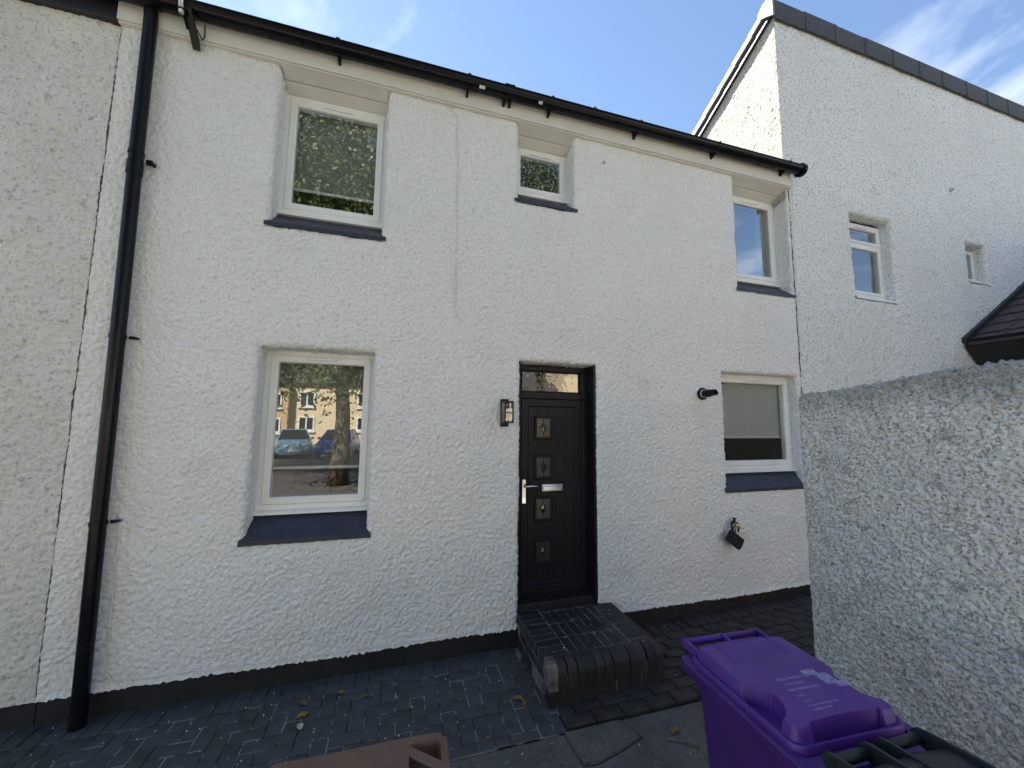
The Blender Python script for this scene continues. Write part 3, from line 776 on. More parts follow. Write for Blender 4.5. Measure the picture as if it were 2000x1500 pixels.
MB().prism([(0, 7.62), (3.4, 5.68), (3.4, 5.58), (0, 7.52)], 'x', 4.60, 4.645).build('verge_board', M['black_fascia'], nr)
MB().prism([(-.055, 7.46), (-.055, 7.68), (-.02, 7.77), (.08, 7.77), (.16, 7.69), (.16, 7.60), (.05, 7.54)], 'x', 4.57, 4.60).build('verge_end_cap', M['verge_grey'], nr)
window(5.85, 6.645, 3.80, 4.88, .135, (3.74, 'white_upvc'), 'white window with top light high on the tall house', transom=4.575, par=nr, sw=.045, fw_=.05)
window(8.41, 8.885, 4.31, 4.85, .135, (4.27, 'white_upvc'), 'tiny white window near the tiled porch roof', par=nr, sw=.04, fw_=.04, vent=False)
MB().tube([(8.145, .0, 5.70), (8.145, -.05, 5.70)], .022, 10).build('overflow_pipe', M['galvanised'], nr, True)

# porch roof against it
po = empty('porch', (9.5, -3.5, 0), 'porch with dark brown tiled lean-to roof and black eaves at the right', 'porch')
MB().box(8.42, 11.4, -7.0, -.03, -.05, 3.3).build('porch_wall', M['brick_brown'], po)
MB().prism([(8.13, 3.21), (11.4, 5.14), (11.4, 5.04), (8.42, 3.28), (8.42, 3.05), (8.36, 3.0)], 'y', -7.2, -.012).build('roof_deck', M['black_fascia'], po)
MB().prism([(8.05, 3.19), (8.12, 3.26), (8.20, 3.26), (8.46, 2.86), (8.40, 2.84)], 'y', -7.22, -.02).build('eaves_fascia', M['black_fascia'], po)
L = []
for yy in (-7.22, -.03):
    L.append([(8.09 + .055 * math.cos(a), yy, 3.285 + .05 * math.sin(a)) for a in [math.pi + math.pi * k / 8 for k in range(9)]] + [(8.14, yy, 3.30), (8.04, yy, 3.30)])
MB().loops(L, True, True, True).build('porch_gutter', M['black_plastic'], po, 40)
sl_a = math.atan(.59)
tm = MB().prism([(0, 0), (.40, 0.0), (.40, .012), (0, .055)], 'y', -.148, .148).prism([(0, .01), (.40, .01), (.40, .024), (0, .068)], 'y', .118, .156).mesh('roof_tile', M['porch_tile'])
for c in range(9):
    for k in range(22):
        o = link('roof_tile', tm, po)
        d = -.06 + .33 * c
        o.location = (8.13 + d * math.cos(sl_a), -.17 - .302 * k, 3.235 + d * math.sin(sl_a) + rnd.uniform(-.003, .003)); o.rotation_euler = (0, -sl_a - .035, rnd.uniform(-.006, .006))
MB().prism([(8.02, 3.25), (11.4, 5.245), (11.4, 5.32), (8.02, 3.325)], 'y', -.055, .004).build('wall_flashing', M['black_fascia'], po)

# ------------------------------------------------------------------ rendered garden wall on the right
gw = empty('garden_wall', (2.95, -2.3, 0), 'tall grey stone-dashed garden wall behind the purple bin', 'wall')
GX, GY0, GY1, GR = 2.80, 1.33, 3.05, .05
def gtop(u): return 2.235 + .078 * (u - GY0) - .012 * np.sin(u * 5.0)
def gplace(P):
    u, d, v = P[:, 0].copy(), P[:, 1], P[:, 2]
    e = np.clip(GR - (u - GY0), 0, GR); d = d + (GR - np.sqrt(np.maximum(GR ** 2 - e ** 2, 0)))
    e2 = np.clip(.03 - (2.25 - v), 0, .03); d = d + (.03 - np.sqrt(np.maximum(.03 ** 2 - e2 ** 2, 0))); v = v + np.where(v > 2.2, np.interp(u, np.linspace(1.2, 3.2, 130), np.random.default_rng(4).normal(0, .006, 130)), 0)
    z = v * (gtop(u) / 2.25)
    cr_ = np.clip(.09 - (u - GY0), 0, .09); z = z - np.where(v > 2.0, (cr_ ** 2) * 4.5 * (v - 2.0) / .25, 0)
    return np.stack([GX + d, -u, z], -1)
roughcast('dashed_face', GY0, GY1, -.06, 2.25, .0058, [], .0085, .030, 51, M['dash'], gw, place=gplace, sharp=1.6)
for k in range(16):
    u = GY0 + .06 + rnd.random() ** 1.3 * 1.1; s_ = rnd.uniform(.010, .026)
    bm = bmesh.new(); bmesh.ops.create_icosphere(bm, subdivisions=2, radius=1)
    for q in bm.verts: q.co = Vector((q.co.x * s_ * .8, q.co.y * s_ * 1.9, q.co.z * s_ * .55)) * rnd.uniform(.75, 1.2)
    mo = MB().bm(bm).build('moss_clump', M['moss'], gw); mo.location = (GX + .035 + rnd.uniform(0, .05), -u, float(gtop(u)) - rnd.uniform(.004, .03))
MB().box(GX + .045, GX + .24, -GY1, -GY0 - .03, -.06, 2.17).prism([(-GY0 - .03, 2.1), (-GY0 - .03, 2.19), (-GY1, 2.39), (-GY1, 2.1)], 'x', GX + .046, GX + .239).build('wall_core', M['dash'], gw)

# ------------------------------------------------------------------ brick doorstep
st = empty('door_step', (1.56, -.35, 0), 'low dark brick doorstep with rounded front edge below the black door', 'step')
SX0, SX1, SY, SZ = 1.085, 2.035, -.75, .278
MB().box(SX0 + .006, SX1 - .006, SY + .012, SY + .1, -.05, SZ - .09).box(SX0 + .006, SX1 - .006, SY + .1, .055, -.05, SZ - .0045).build('mortar_bed', M['mortar'], st)
W = (SX1 - SX0) / 13
bp = [(SY + .115, SZ), (SY + .115, .104), (SY, .104)]
for k in range(9):
    a = R_(180 - 90 * k / 8); bp.append((SY + .075 + .075 * math.cos(a), SZ - .075 + .075 * math.sin(a)))
bn = MB().prism(bp, 'x', -W / 2 + .003, W / 2 - .003).mesh('brick', M['step_brick'], 30)
bw = MB().prism(bp, 'x', -W / 2 + .003, W / 2 - .003).mesh('brick', M['step_brick_worn'], 30)
for k in range(13):
    o = link('brick', bw if k == 0 else bn, st); o.location = (SX0 + W * (k + .5), rnd.uniform(-.003, .003), rnd.uniform(-.002, .002)); o.rotation_euler = (0, 0, rnd.uniform(-.01, .01))
def sbrick(x0, x1, y0, y1, z0, z1, mt='step_brick'):
    o = MB().box(x0 - (x0 + x1) / 2 + .004, x1 - (x0 + x1) / 2 - .004, y0 - (y0 + y1) / 2 + .004, y1 - (y0 + y1) / 2 - .004, z0 - z1, 0, .004).build('brick', M[mt], st)
    o.location = ((x0 + x1) / 2, (y0 + y1) / 2, z1 + rnd.uniform(-.002, .002)); o.rotation_euler = (rnd.uniform(-.006, .006), rnd.uniform(-.006, .006), rnd.uniform(-.008, .008))
for k in range(5):      # lower course, front
    x0 = SX0 + (.215 * k - (.1 if k else 0)); x1 = min(SX0 + .215 * (k + 1) - .1, SX1)
    sbrick(x0, x1, SY + .002, SY + .11, -.03, .100)
for k in range(9):      # side borders, bricks across
    y1 = .05 - .08 * k
    for (a, b) in ((SX0, SX0 + .205), (SX1 - .205, SX1)):
        sbrick(a, b, max(y1 - .08, SY + .12), y1, .185, SZ)
for (a, b) in ((SX0, SX0 + .1), (SX1 - .1, SX1)):       # side faces below
    for c, (z0, z1) in enumerate(((-.03, .10), (.104, .183))):
        y1 = .05 - (.1 if c else 0)
        while y1 > SY + .15:
            y0 = max(y1 - .215, SY + .12)
            if y1 - y0 > .03: sbrick(a + .001, b - .001, y0, y1, z0, z1, 'step_brick_worn' if rnd.random() < .3 else 'step_brick')
            y1 -= .215
for i in range(7):
    for j in range(3):
        a = SX0 + .208 + (SX1 - SX0 - .416) / 7 * i; y1 = -.015 - .204 * j
        sbrick(a, a + (SX1 - SX0 - .416) / 7, y1 - .204, y1, .2, SZ)
for i in range(3):
    a = SX0 + .208 + (SX1 - SX0 - .416) / 3 * i
    sbrick(a, a + (SX1 - SX0 - .416) / 3, -.012, .053, .2, SZ)

# ------------------------------------------------------------------ wheelie bins
def rrect(w, d, r, z, n=5, cy=0):
    out = []
    for sx_, sy_, a0 in ((1, 1, 0), (-1, 1, 90), (-1, -1, 180), (1, -1, 270)):
        for k in range(n + 1):
            a = R_(a0 + 90 * k / n); out.append((sx_ * (w / 2 - r) + r * math.cos(a), cy + sy_ * (d / 2 - r) + r * math.sin(a), z))
    return out
def lid_mesh(mb, w, d, hf, nx=150, ny=160, r=.05, z0=.975):
    """rounded-rectangle lid whose top is the height function hf(x, y, edge distance)"""
    X, Y = np.meshgrid(np.linspace(-1, 1, nx), np.linspace(-1, 1, ny))
    # squircle-like mapping of the square to the rounded rectangle
    px, py = X * w / 2, Y * d / 2
    ax, ay = w / 2 - r, d / 2 - r
    qx, qy = np.abs(px) - ax, np.abs(py) - ay
    m_ = (qx > 0) & (qy > 0)
    L_ = np.maximum(np.hypot(qx, qy), 1e-6); mxq = np.maximum(np.maximum(qx, qy), 1e-6)
    f = np.where(m_, mxq / L_, 1)
    px = np.where(m_, np.sign(px) * (ax + qx * f), px); py = np.where(m_, np.sign(py) * (ay + qy * f), py)
    qx, qy = np.abs(px) - ax, np.abs(py) - ay
    ed = np.where((qx > 0) & (qy > 0), r - np.hypot(np.maximum(qx, 0), np.maximum(qy, 0)), np.minimum(w / 2 - np.abs(px), d / 2 - np.abs(py)))
    Zh = hf(px, py, ed)
    v = [(a, b, c) for a, b, c in zip(px.ravel(), py.ravel(), Zh.ravel())]
    idx = np.arange(nx * ny).reshape(ny, nx)
    fcs = np.stack([idx[:-1, :-1], idx[:-1, 1:], idx[1:, 1:], idx[1:, :-1]], -1).reshape(-1, 4).tolist()
    bd = list(idx[0, :]) + list(idx[1:, -1]) + list(idx[-1, -2::-1]) + list(idx[-2:0:-1, 0])
    o = len(v); v += [(v[i][0], v[i][1], v[i][2] - .022) for i in bd]; n = len(bd)
    fcs += [(bd[k], o + k, o + (k + 1) % n, bd[(k + 1) % n]) for k in range(n)]
    mb.add(v, [tuple(q) for q in fcs]); return mb
def ss(a, b, x): q = np.clip((x - a) / (b - a), 0, 1); return q * q * (3 - 2 * q)
def purple_lid(px, py, ed):
    top = 1.036 + .012 * (1 - (px / .25) ** 2) - .006 * ss(-.1, -.26, py)
    h = .992 + (top - .992) * ss(.016, .030, ed) + .006 * ss(0, .003, ed) * (1 - ss(.011, .015, ed))
    for s in (-1, 1):                  # side hand grips
        sx_ = px * s
        bow = .206 - .050 * np.clip(1 - ((py + .10) / .078) ** 2, 0, 1)
        h = h - (h - .974) * ss(-.178, -.172, py) * (1 - ss(-.03, -.005, py)) * ss(bow - .002, bow + .003, sx_) * ss(.014, .017, ed)
    fr_ = ss(-.152, -.148, px) * (1 - ss(.148, .152, px)) * (1 - ss(-.2165, -.2125, py))
    h = h - (h - .972) * fr_ * ss(.014, .017, ed)
    for c in (-.135, .135):            # ribs running from the hinge
        h = h - .007 * np.exp(-((px - c) / .010) ** 2) * ss(.06, .12, py)
    h = h - .012 * ss(.195, .225, py) * ss(.03, .05, ed)
    h = h - .005 * np.exp(-((py - .10 - .14 * px) / .045) ** 2) * ss(.05, .09, ed)
    return h
def plain_lid(px, py, ed):
    top = 1.035 + .018 * (1 - (px / .25) ** 2)
    return .992 + (top - .992) * ss(.014, .040, ed) - .03 * ss(.17, .25, py)
def bin_body(root, mat, w=.50, d=.555):
    b = MB().loops([rrect(.36, .40, .05, .10, cy=-.02), rrect(.375, .415, .05, .16, cy=-.02), rrect(.44, .49, .05, .80, cy=-.015), rrect(.455, .505, .05, .925, cy=-.012), rrect(w - .01, d - .012, .035, .93, cy=-.016), rrect(w, d, .035, .945, cy=-.016), rrect(w, d, .035, .972, cy=-.016), rrect(w - .008, d - .008, .033, .976, cy=-.016), rrect(w - .07, d - .09, .03, .976, cy=-.0), rrect(w - .08, d - .10, .03, .93, cy=-.0)], True, True, False)
    body = b.build('bin_body', M[mat], root, 35)
    # raised panel on the sides and the front lip
    for s in (-1, 1):
        MB().prism([(-.16, .30), (.12, .30), (.15, .62), (.10, .74), (-.14, .74), (-.19, .62)], 'x', s * .196, s * .216).build('side_panel', M[mat], body)
    for s in (-1, 1):
        wh = MB().tube([(s * .17, .19, .10), (s * .215, .19, .10)], .10, 24).build('wheel', M['rubber'], root, 40)
        MB().tube([(s * .21, .19, .10), (s * .222, .19, .10)], .055, 16).build('wheel_hub', M['bin_black'], wh, 40)
    MB().tube([(-.2, .19, .10), (.2, .19, .10)], .012, 10).build('axle', M['galvanised'], root, True)
    return body
def text_mesh(s, size):
    cu = bpy.data.curves.new('print', 'FONT'); cu.body = s; cu.size = size; cu.resolution_u = 2
    ob = bpy.data.objects.new('tmp', cu); COL.objects.link(ob)
    dg = bpy.context.evaluated_depsgraph_get(); dg.update()
    me = bpy.data.meshes.new_from_object(ob.evaluated_get(dg)); bpy.data.objects.remove(ob); return me
def printed(parent, s, x, y, size, zf, rot=0, name='printed_text', mat='faded_print'):
    me = text_mesh(s, size); me.materials.clear(); me.materials.append(M[mat])
    n = len(me.vertices); co = np.zeros(n * 3); me.vertices.foreach_get('co', co); co = co.reshape(-1, 3)
    c_, s_ = math.cos(rot), math.sin(rot)
    q = np.stack([x + co[:, 0] * c_ - co[:, 1] * s_, y + co[:, 0] * s_ + co[:, 1] * c_], -1)
    co[:, :2] = q; co[:, 2] = zf(q[:, 0], q[:, 1], np.full(n, .2)) + .0012
    me.vertices.foreach_set('co', co.ravel()); me.update(); return link(name, me, parent)

# purple
bp_ = empty('wheelie_bin', (0, 0, 0), 'purple wheelie bin with printed lid in front of the garden wall', 'bin')
bin_body(bp_, 'bin_purple_body', .535, .60)
lid = lid_mesh(MB(), .485, .50, purple_lid).build('bin_lid', M['bin_purple_lid'], bp_, 40)
hb = MB().tube([(-.20, .325, 1.000), (.20, .325, 1.000)], .014, 12)
hb.build('handle_bar', M['bin_purple'], bp_, True)
for xx in (-.20, .0, .20):
    MB().prism([(.225, .975), (.32, .98), (.342, .991), (.342, 1.010), (.325, 1.018), (.225, 1.012)], 'x', xx - .006, xx + .006).build('hinge_lug', M['bin_purple'], lid)
for s, x_, y_, sz in (('Glass Bottles & Jars', -.055, -.045, .021), ('to be empty', -.045, -.070, .017), ('No bottles & lids', -.06, -.098, .020), ('rinse', -.055, -.125, .013), ('empty', -.055, -.148, .013), ('for more information visit', -.06, -.168, .012), ('recycling online', -.055, -.184, .012)):
    printed(lid, s, x_ - .03, y_, sz, purple_lid)
lg = MB()
for (x_, y_) in ((.085, -.025), (.118, -.052), (.118, -.080), (.152, -.098)):
    for (a, b, c_, d_) in ((-.028, .028, -.0125, -.0095), (-.028, .028, .0095, .0125), (-.028, -.025, -.0125, .0125), (.025, .028, -.0125, .0125), (-.020, -.006, -.006, .006), (.0, .007, -.006, .006), (.011, .021, -.006, .002)):
        zz = float(purple_lid(np.array([x_]), np.array([y_]), np.array([.2]))[0]) + .0015
        lg.box(x_ + a, x_ + b, y_ + c_, y_ + d_, zz - .001, zz + .0006)
lg.build('printed_emblem', M['faded_print'], lid)
bp_.location = (1.478, -2.20, 0); bp_.rotation_euler = (0, 0, -.06)

# black, its hinge towards the purple one
bb_ = empty('wheelie_bin', (0, 0, 0), 'black wheelie bin with ribbed hinge at the bottom right corner', 'bin')
bin_body(bb_, 'bin_black', .51, .555)
lb = lid_mesh(MB(), .49, .50, plain_lid, 40, 40).build('bin_lid', M['bin_black'], bb_, 40)
for (a, b) in ((-.20, -.065), (.01, .165)):
    MB().tube([(a, .265, 1.02), (b, .265, 1.02)], .0155, 14).build('handle_bar', M['bin_black'], bb_, True)
for xx in (-.205, -.06, .005, .168):
    MB().prism([(.285, 1.005), (.287, 1.03), (.272, 1.045), (.24, 1.052), (.12, 1.064), (-.02, 1.066), (-.10, 1.052), (-.10, 1.03), (.22, .985)], 'x', xx - .005, xx + .005).build('hinge_plate', M['bin_black'], lb)
    MB().tube([(xx - .010, .265, 1.02), (xx + .010, .265, 1.02)], .019, 14).build('hinge_boss', M['bin_black'], lb, 40)
bb_.location = (1.445, -2.785, 0); bb_.rotation_euler = (0, 0, -.03)

# brown, only its far corner in view
br_ = empty('wheelie_bin', (0, 0, 0), 'brown wheelie bin with corner grip at the bottom of the picture', 'bin')
bin_body(br_, 'bin_brown', .50, .555)
def brown_lid(px, py, ed):
    h = 1.030 + .022 * ss(.0, .02, ed) + .004 * np.sin(px * 9) 
    q = ss(.140, .145, px) * (1 - ss(.220, .226, px)) * ss(.085, .095, py) * (1 - ss(.212, .220, py))
    return h - .045 * q
ll = lid_mesh(MB(), .50, .53, brown_lid, 90, 90, r=.035).build('bin_lid', M['bin_brown'], br_, 40)
gm = MB().box(-.072, .072, -.014, .014, -.008, .003, .003).xf(Matrix.Translation((.184, .165, 1.053)) @ Matrix.Rotation(R_(-38), 4, 'Z'))
gm.build('grip_bar', M['bin_brown'], ll)
br_.location = (-.085, -2.375, 0); br_.rotation_euler = (0, 0, -.055)

# ------------------------------------------------------------------ small things on the wall
lp = empty('wall_lamp', (.93, -.02, 2.0), 'black box lantern wall lamp with clear bulb beside the door', 'lamp')
MB().box(.893, .968, -.030, -.006, 1.957, 2.212, .003).build('back_plate', M['lamp_black'], lp)
fm = MB(); a0, a1, b0, b1, c0, c1, tt = .890, .974, -.175, -.030, 1.990, 2.183, .011
for zz in (c0, c1 - tt):
    fm.box(a0, a1, b0, b0 + tt, zz, zz + tt).box(a0, a1, b1 - tt, b1 - .001, zz, zz + tt).box(a0, a0 + tt, b0 + tt, b1 - tt, zz, zz + tt).box(a1 - tt, a1, b0 + tt, b1 - tt, zz, zz + tt)
for xx in (a0, a1 - tt):
    for yy in (b0, b1 - tt): fm.box(xx, xx + tt, yy, yy + tt, c0 + tt, c1 - tt)
fm.build('lantern_frame', M['lamp_black'], lp)
MB().box(a0 + .003, a1 - .003, b0 + .003, b1 - .003, c1 - .004, c1 + .004, .002).build('lantern_top', M['lamp_black'], lp)
for bx in ((a0 + .003, a0 + .005, b0 + tt, b1 - tt), (a1 - .005, a1 - .003, b0 + tt, b1 - tt), (a0 + tt, a1 - tt, b0 + .003, b0 + .005)):
    MB().box(*bx, c0 + tt, c1 - tt).build('lantern_pane', M['lamp_glass'], lp)
bx_, by_ = .932, -.100
MB().tube([(bx_, by_, c1 - .006), (bx_, by_, c1 - .05)], .015, 12).build('lamp_holder', M['brass'], lp, True)
bulb = MB().tube([(bx_, by_, z_) for z_ in (2.135, 2.12, 2.10, 2.075, 2.055, 2.035, 2.022)], [.012, .016, .024, .029, .028, .018, .004], 16).build('bulb', M['lamp_glass'], lp, True)
MB().tube([(bx_ - .006, by_, 2.115), (bx_ - .004, by_, 2.05), (bx_ + .004, by_, 2.05), (bx_ + .006, by_, 2.115)], .0018, 6).build('filament', M['brass'], bulb, True)
MB().tube([(bx_, by_, c0 + .002), (bx_, by_, c0 + .035)], .013, 12).build('brass_foot', M['brass'], lp, True)

fl = empty('boiler_flue', (3.21, -.05, 2.33), 'black boiler flue pipe with white ring poking out of the wall', 'flue')
MB().tube([(3.205, -.004, 2.335), (3.205, -.022, 2.335), (3.205, -.028, 2.335)], [.068, .066, .050], 24).build('wall_collar', M['black_plastic'], fl, 40)
MB().tube([(3.205, -.026, 2.335), (3.205, -.040, 2.335)], .045, 20).build('white_ring', M['white_upvc'], fl, 40)
MB().tube([(3.205, -.038, 2.335), (3.205, -.115, 2.335)], .042, 20).tube([(3.205, -.115, 2.337), (3.205, -.16, 2.339)], .036, 20).build('flue_pipe', M['black_plastic'], fl, 40)
tq = [(3.205 + .033 * math.cos(R_(15 * k)), 2.341 + .033 * math.sin(R_(15 * k))) for k in range(24)]
MB().loops([[(a, -.158, b) for a, b in tq], [(a, -.195 + (b - 2.341) * .4, b) for a, b in tq], [(3.205 + (a - 3.205) * .85, -.192 + (b - 2.341) * .4, 2.341 + (b - 2.341) * .85) for a, b in tq], [(3.205 + (a - 3.205) * .85, -.165, 2.341 + (b - 2.341) * .85) for a, b in tq]], True, False, True).build('flue_terminal', M['black_plastic'], fl, 40)

tp = empty('garden_tap', (3.53, -.04, .93), 'outdoor tap on the wall wrapped in black plastic below the right window', 'tap')
MB().tube([(3.53, .0, .93), (3.53, -.06, .93), (3.535, -.085, .925), (3.54, -.09, .89)], .013, 10).build('tap_spout', M['brass'], tp, True)
MB().tube([(3.53, -.045, .93), (3.53, -.050, .985)], .012, 10).tube([(3.50, -.052, .99), (3.56, -.048, .985)], .006, 8).build('tap_handle', M['black_plastic'], tp, True)
MB().tube([(3.50, -.05, .96), (3.475, -.06, .92), (3.47, -.075, .87), (3.49, -.08, .84)], .011, 8).tube([(3.545, -.065, .95), (3.56, -.08, .90), (3.53, -.085, .85)], .009, 8).build('black_wrap', M['rubber'], tp, True)
pc = empty('tap_cover', (3.50, -.1, .78), 'black insulated tap cover pouch hanging tilted from the garden tap', 'pouch')
pm = MB().loops([rrect(.19, .115, .012, z_, 3) for z_ in (-.022,)] + [rrect(.20, .125, .014, -.012, 3), rrect(.203, .128, .014, .0, 3), rrect(.20, .125, .014, .014, 3), rrect(.19, .115, .012, .022, 3)], True, True, True)
pm.xf(Matrix.Translation((3.485, -.085, .775)) @ Matrix.Rotation(R_(36), 4, 'Y') @ Matrix.Rotation(R_(90), 4, 'X')).build('pouch', M['rubber'], pc, 40)
MB().tube([(3.465, -.085, .855), (3.49, -.075, .905), (3.53, -.06, .93), (3.525, -.07, .885), (3.49, -.085, .85)], .006, 8).build('strap', M['rubber'], pc, True)

ae = empty('tv_aerial', (-1.72, -.1, 5.1), 'steel aerial pole strapped to the fascia beside the downpipe', 'aerial')
MB().tube([(-1.72, -.205, 5.075), (-1.74, -.205, 5.3), (-1.80, -.205, 6.0)], .0165, 14).build('mast', M['galvanised'], ae, True)
MB().tube([(-1.7215, -.205, 5.10), (-1.7222, -.205, 5.112)], .021, 14).tube([(-1.7345, -.205, 5.235), (-1.7355, -.205, 5.25)], .021, 14).build('mast_clamp', M['black_plastic'], ae, True)
MB().prism([(-.20, 5.145), (-.19, 5.16), (-.055, 5.03), (-.014, 4.965), (-.030, 4.96)], 'x', -1.715, -1.665).prism([(-.205, 5.10), (-.195, 5.155), (-.10, 5.06), (-.12, 5.03)], 'x', -1.722, -1.716).build('bracket', M['black_plastic'], ae)
MB().tube([(-1.71, -.20, 5.22), (-1.69, -.18, 5.14), (-1.66, -.12, 5.06), (-1.64, -.06, 5.03), (-1.63, -.058, 5.06), (-1.615, -.10, 5.13)], .0045, 8).build('aerial_cable', M['black_plastic'], ae, True)

# fallen leaves and scraps
def leaf(x, y, z, s, mat, rz, lab):
    pts = [(0, -.5), (.16, -.32), (.30, -.05), (.22, .12), (.26, .28), (.10, .32), (0, .52), (-.10, .30), (-.28, .22), (-.2, .05), (-.30, -.12), (-.15, -.34)]
    v = [(a * s, b * s, z + .012 * s / .05 * (abs(a) * 1.6 + rnd.uniform(0, .5))) for a, b in pts] + [(0, 0, z + .004)]
    v2 = [(a, b, c + .0012) for a, b, c in v]; n = len(pts)
    mb = MB().add([(p[0], p[1], p[2]) for p in v + v2], [(i, (i + 1) % n, n) for i in range(n)] + [(n + 1 + i, n + 1 + n, n + 1 + (i + 1) % n) for i in range(n)])
    mb.xf(Matrix.Translation((x, y, 0)) @ Matrix.Rotation(rz, 4, 'Z'))
    return tag(mb.build('fallen_leaf', M[mat]), lab, 'leaf', 'fallen leaves on the paving')
leaf(-.575, -.24, .005, .075, 'leaf_brown', .6, 'curled brown leaf nearest the wall left of the step')
leaf(-.555, -.36, .003, .085, 'leaf_yellow', 2.0, 'ochre leaf on the grey blocks above the pale one')
leaf(-.545, -.455, .003, .070, 'leaf_pale', .3, 'pale whitish leaf on the grey block paving')
leaf(-.33, -.20, .005, .060, 'leaf_brown', 1.4, 'small brown leaf on blocks below the ground floor window')
leaf(-.18, -.275, .004, .050, 'leaf_brown', 2.6, 'tiny brown leaf alone on blocks left of the others')
leaf(.905, -.60, .005, .075, 'leaf_yellow', 1.0, 'yellow leaf beside the left edge of the doorstep')
leaf(.925, -.66, .004, .060, 'leaf_brown', 2.9, 'brown leaf touching the yellow one by the doorstep')
leaf(1.80, -1.15, .004, .075, 'leaf_brown', 1.9, 'dark leaf on the concrete slab left of the purple bin')
leaf(.62, -.87, .004, .035, 'leaf_brown', 1.9, 'small reddish leaf at the edge of the concrete slab')
tag(MB().tube([(1.70, -1.19, .008), (1.80, -1.235, .010), (1.86, -1.30, .008)], .006, 6).build('twig', M['bark'], None, True), 'short dark twig lying on the concrete slab', 'twig')
mb = MB()
for k in range(150):
    x, y = rnd.uniform(-2.4, 1.08), rnd.uniform(-.95, -.02)
    z = .006
    if k > 105: x, y, z = rnd.uniform(1.12, 2.0), rnd.uniform(-.65, 0), SZ + .003
    if k > 122: x, y = rnd.uniform(2.1, 3.6), rnd.uniform(-.9, -.05); z = gz(x) + .004
    if k > 138: x, y, z = rnd.uniform(.4, 2.3), rnd.uniform(-1.5, -1.0), .007
    s = rnd.choice((.0022, .003, .0035, .005)); n = 6
    P = [(x + s * rnd.uniform(.6, 1.3) * math.cos(R_(60 * q)), y + s * rnd.uniform(.6, 1.3) * math.sin(R_(60 * q)), z) for q in range(n)]
    mb.loops([[(a, b, c - .004) for a, b, c in P], P], True, False, True)
tag(mb.build('paint_flecks', M['white_fleck']), 'white flecks of paint and grit scattered over the paving', 'grit', kind='stuff')

# ------------------------------------------------------------------ the other side of the street (seen in the panes)
def opposite(x0, x1, y, ze, mat, label, wins, roof=True):
    h = empty('opposite_house', ((x0 + x1) / 2, y - 3, 0), label, 'house')
    MB().box(x0, x1, y - 7, y, -.1, ze).build('wall', M[mat], h)
    MB().prism([(y + .25, ze - .02), (y - 3.5, ze + 2.3), (y - 7.2, ze - .02), (y - 7.2, ze - .15), (y - 3.5, ze + 2.1), (y + .25, ze - .15)], 'x', x0 + .002, x1 - .002).build('roof', M['roof_slate'], h)
    for (a, b, c, d) in wins:
        w = MB().box(a, b, y + .005, y + .02, c, d).build('window', M['car_glass'], h)
        f = MB()
        for (p, q, r_, s_) in ((a - .02, a + .09, c - .02, d + .02), (b - .09, b + .02, c - .02, d + .02), (a + .09, b - .09, c - .02, c + .09), (a + .09, b - .09, d - .09, d + .02), ((a + b) / 2 - .05, (a + b) / 2 + .05, c + .09, d - .09)):
            f.box(p, q, y + .022, y + .07, r_, s_)
        f.build('frame', M['white_upvc'], w)
        MB().box(a - .1, b + .1, y + .002, y + .14, c - .17, c - .04).build('sill', M['white_upvc'], w)
    return h
opposite(-17, -8.35, -29.2, 4.9, 'opposite_tan', 'tan house across the street mirrored at the left of the window', [(-9.7, -8.8, 2.95, 4.0), (-9.7, -8.8, 1.0, 2.1), (-15, -13.8, 2.9, 4.1), (-15, -13.8, .9, 2.1)])
opposite(-8.33, -.5, -30, 5.0, 'opposite_cream', 'cream house across the street mirrored in the ground floor window', [(-7.75, -6.65, 3.1, 4.25), (-7.75, -6.6, 1.15, 2.25), (-3.4, -2.3, 3.1, 4.25), (-3.4, -2.3, 1.15, 2.25)])
opposite(-.48, 7, -30, 5.0, 'opposite_white', 'off-white house across the street behind the photographer', [(1.5, 2.7, 3.1, 4.25), (1.5, 2.7, 1.15, 2.25), (4.6, 5.7, 3.1, 4.25)])
opposite(7.02, 14.6, -30, 4.9, 'opposite_cream', 'cream house across the street mirrored low in the fanlight', [(9, 10.2, 3.1, 4.25), (9, 10.2, 1.15, 2.25), (12, 13.1, 3.1, 4.25)])
opposite(14.62, 24, -28, 9.4, 'opposite_cream', 'taller cream block across the street mirrored in the fanlight', [(19, 20.2, 3.1, 4.3), (19, 20.2, 6.2, 7.4)])

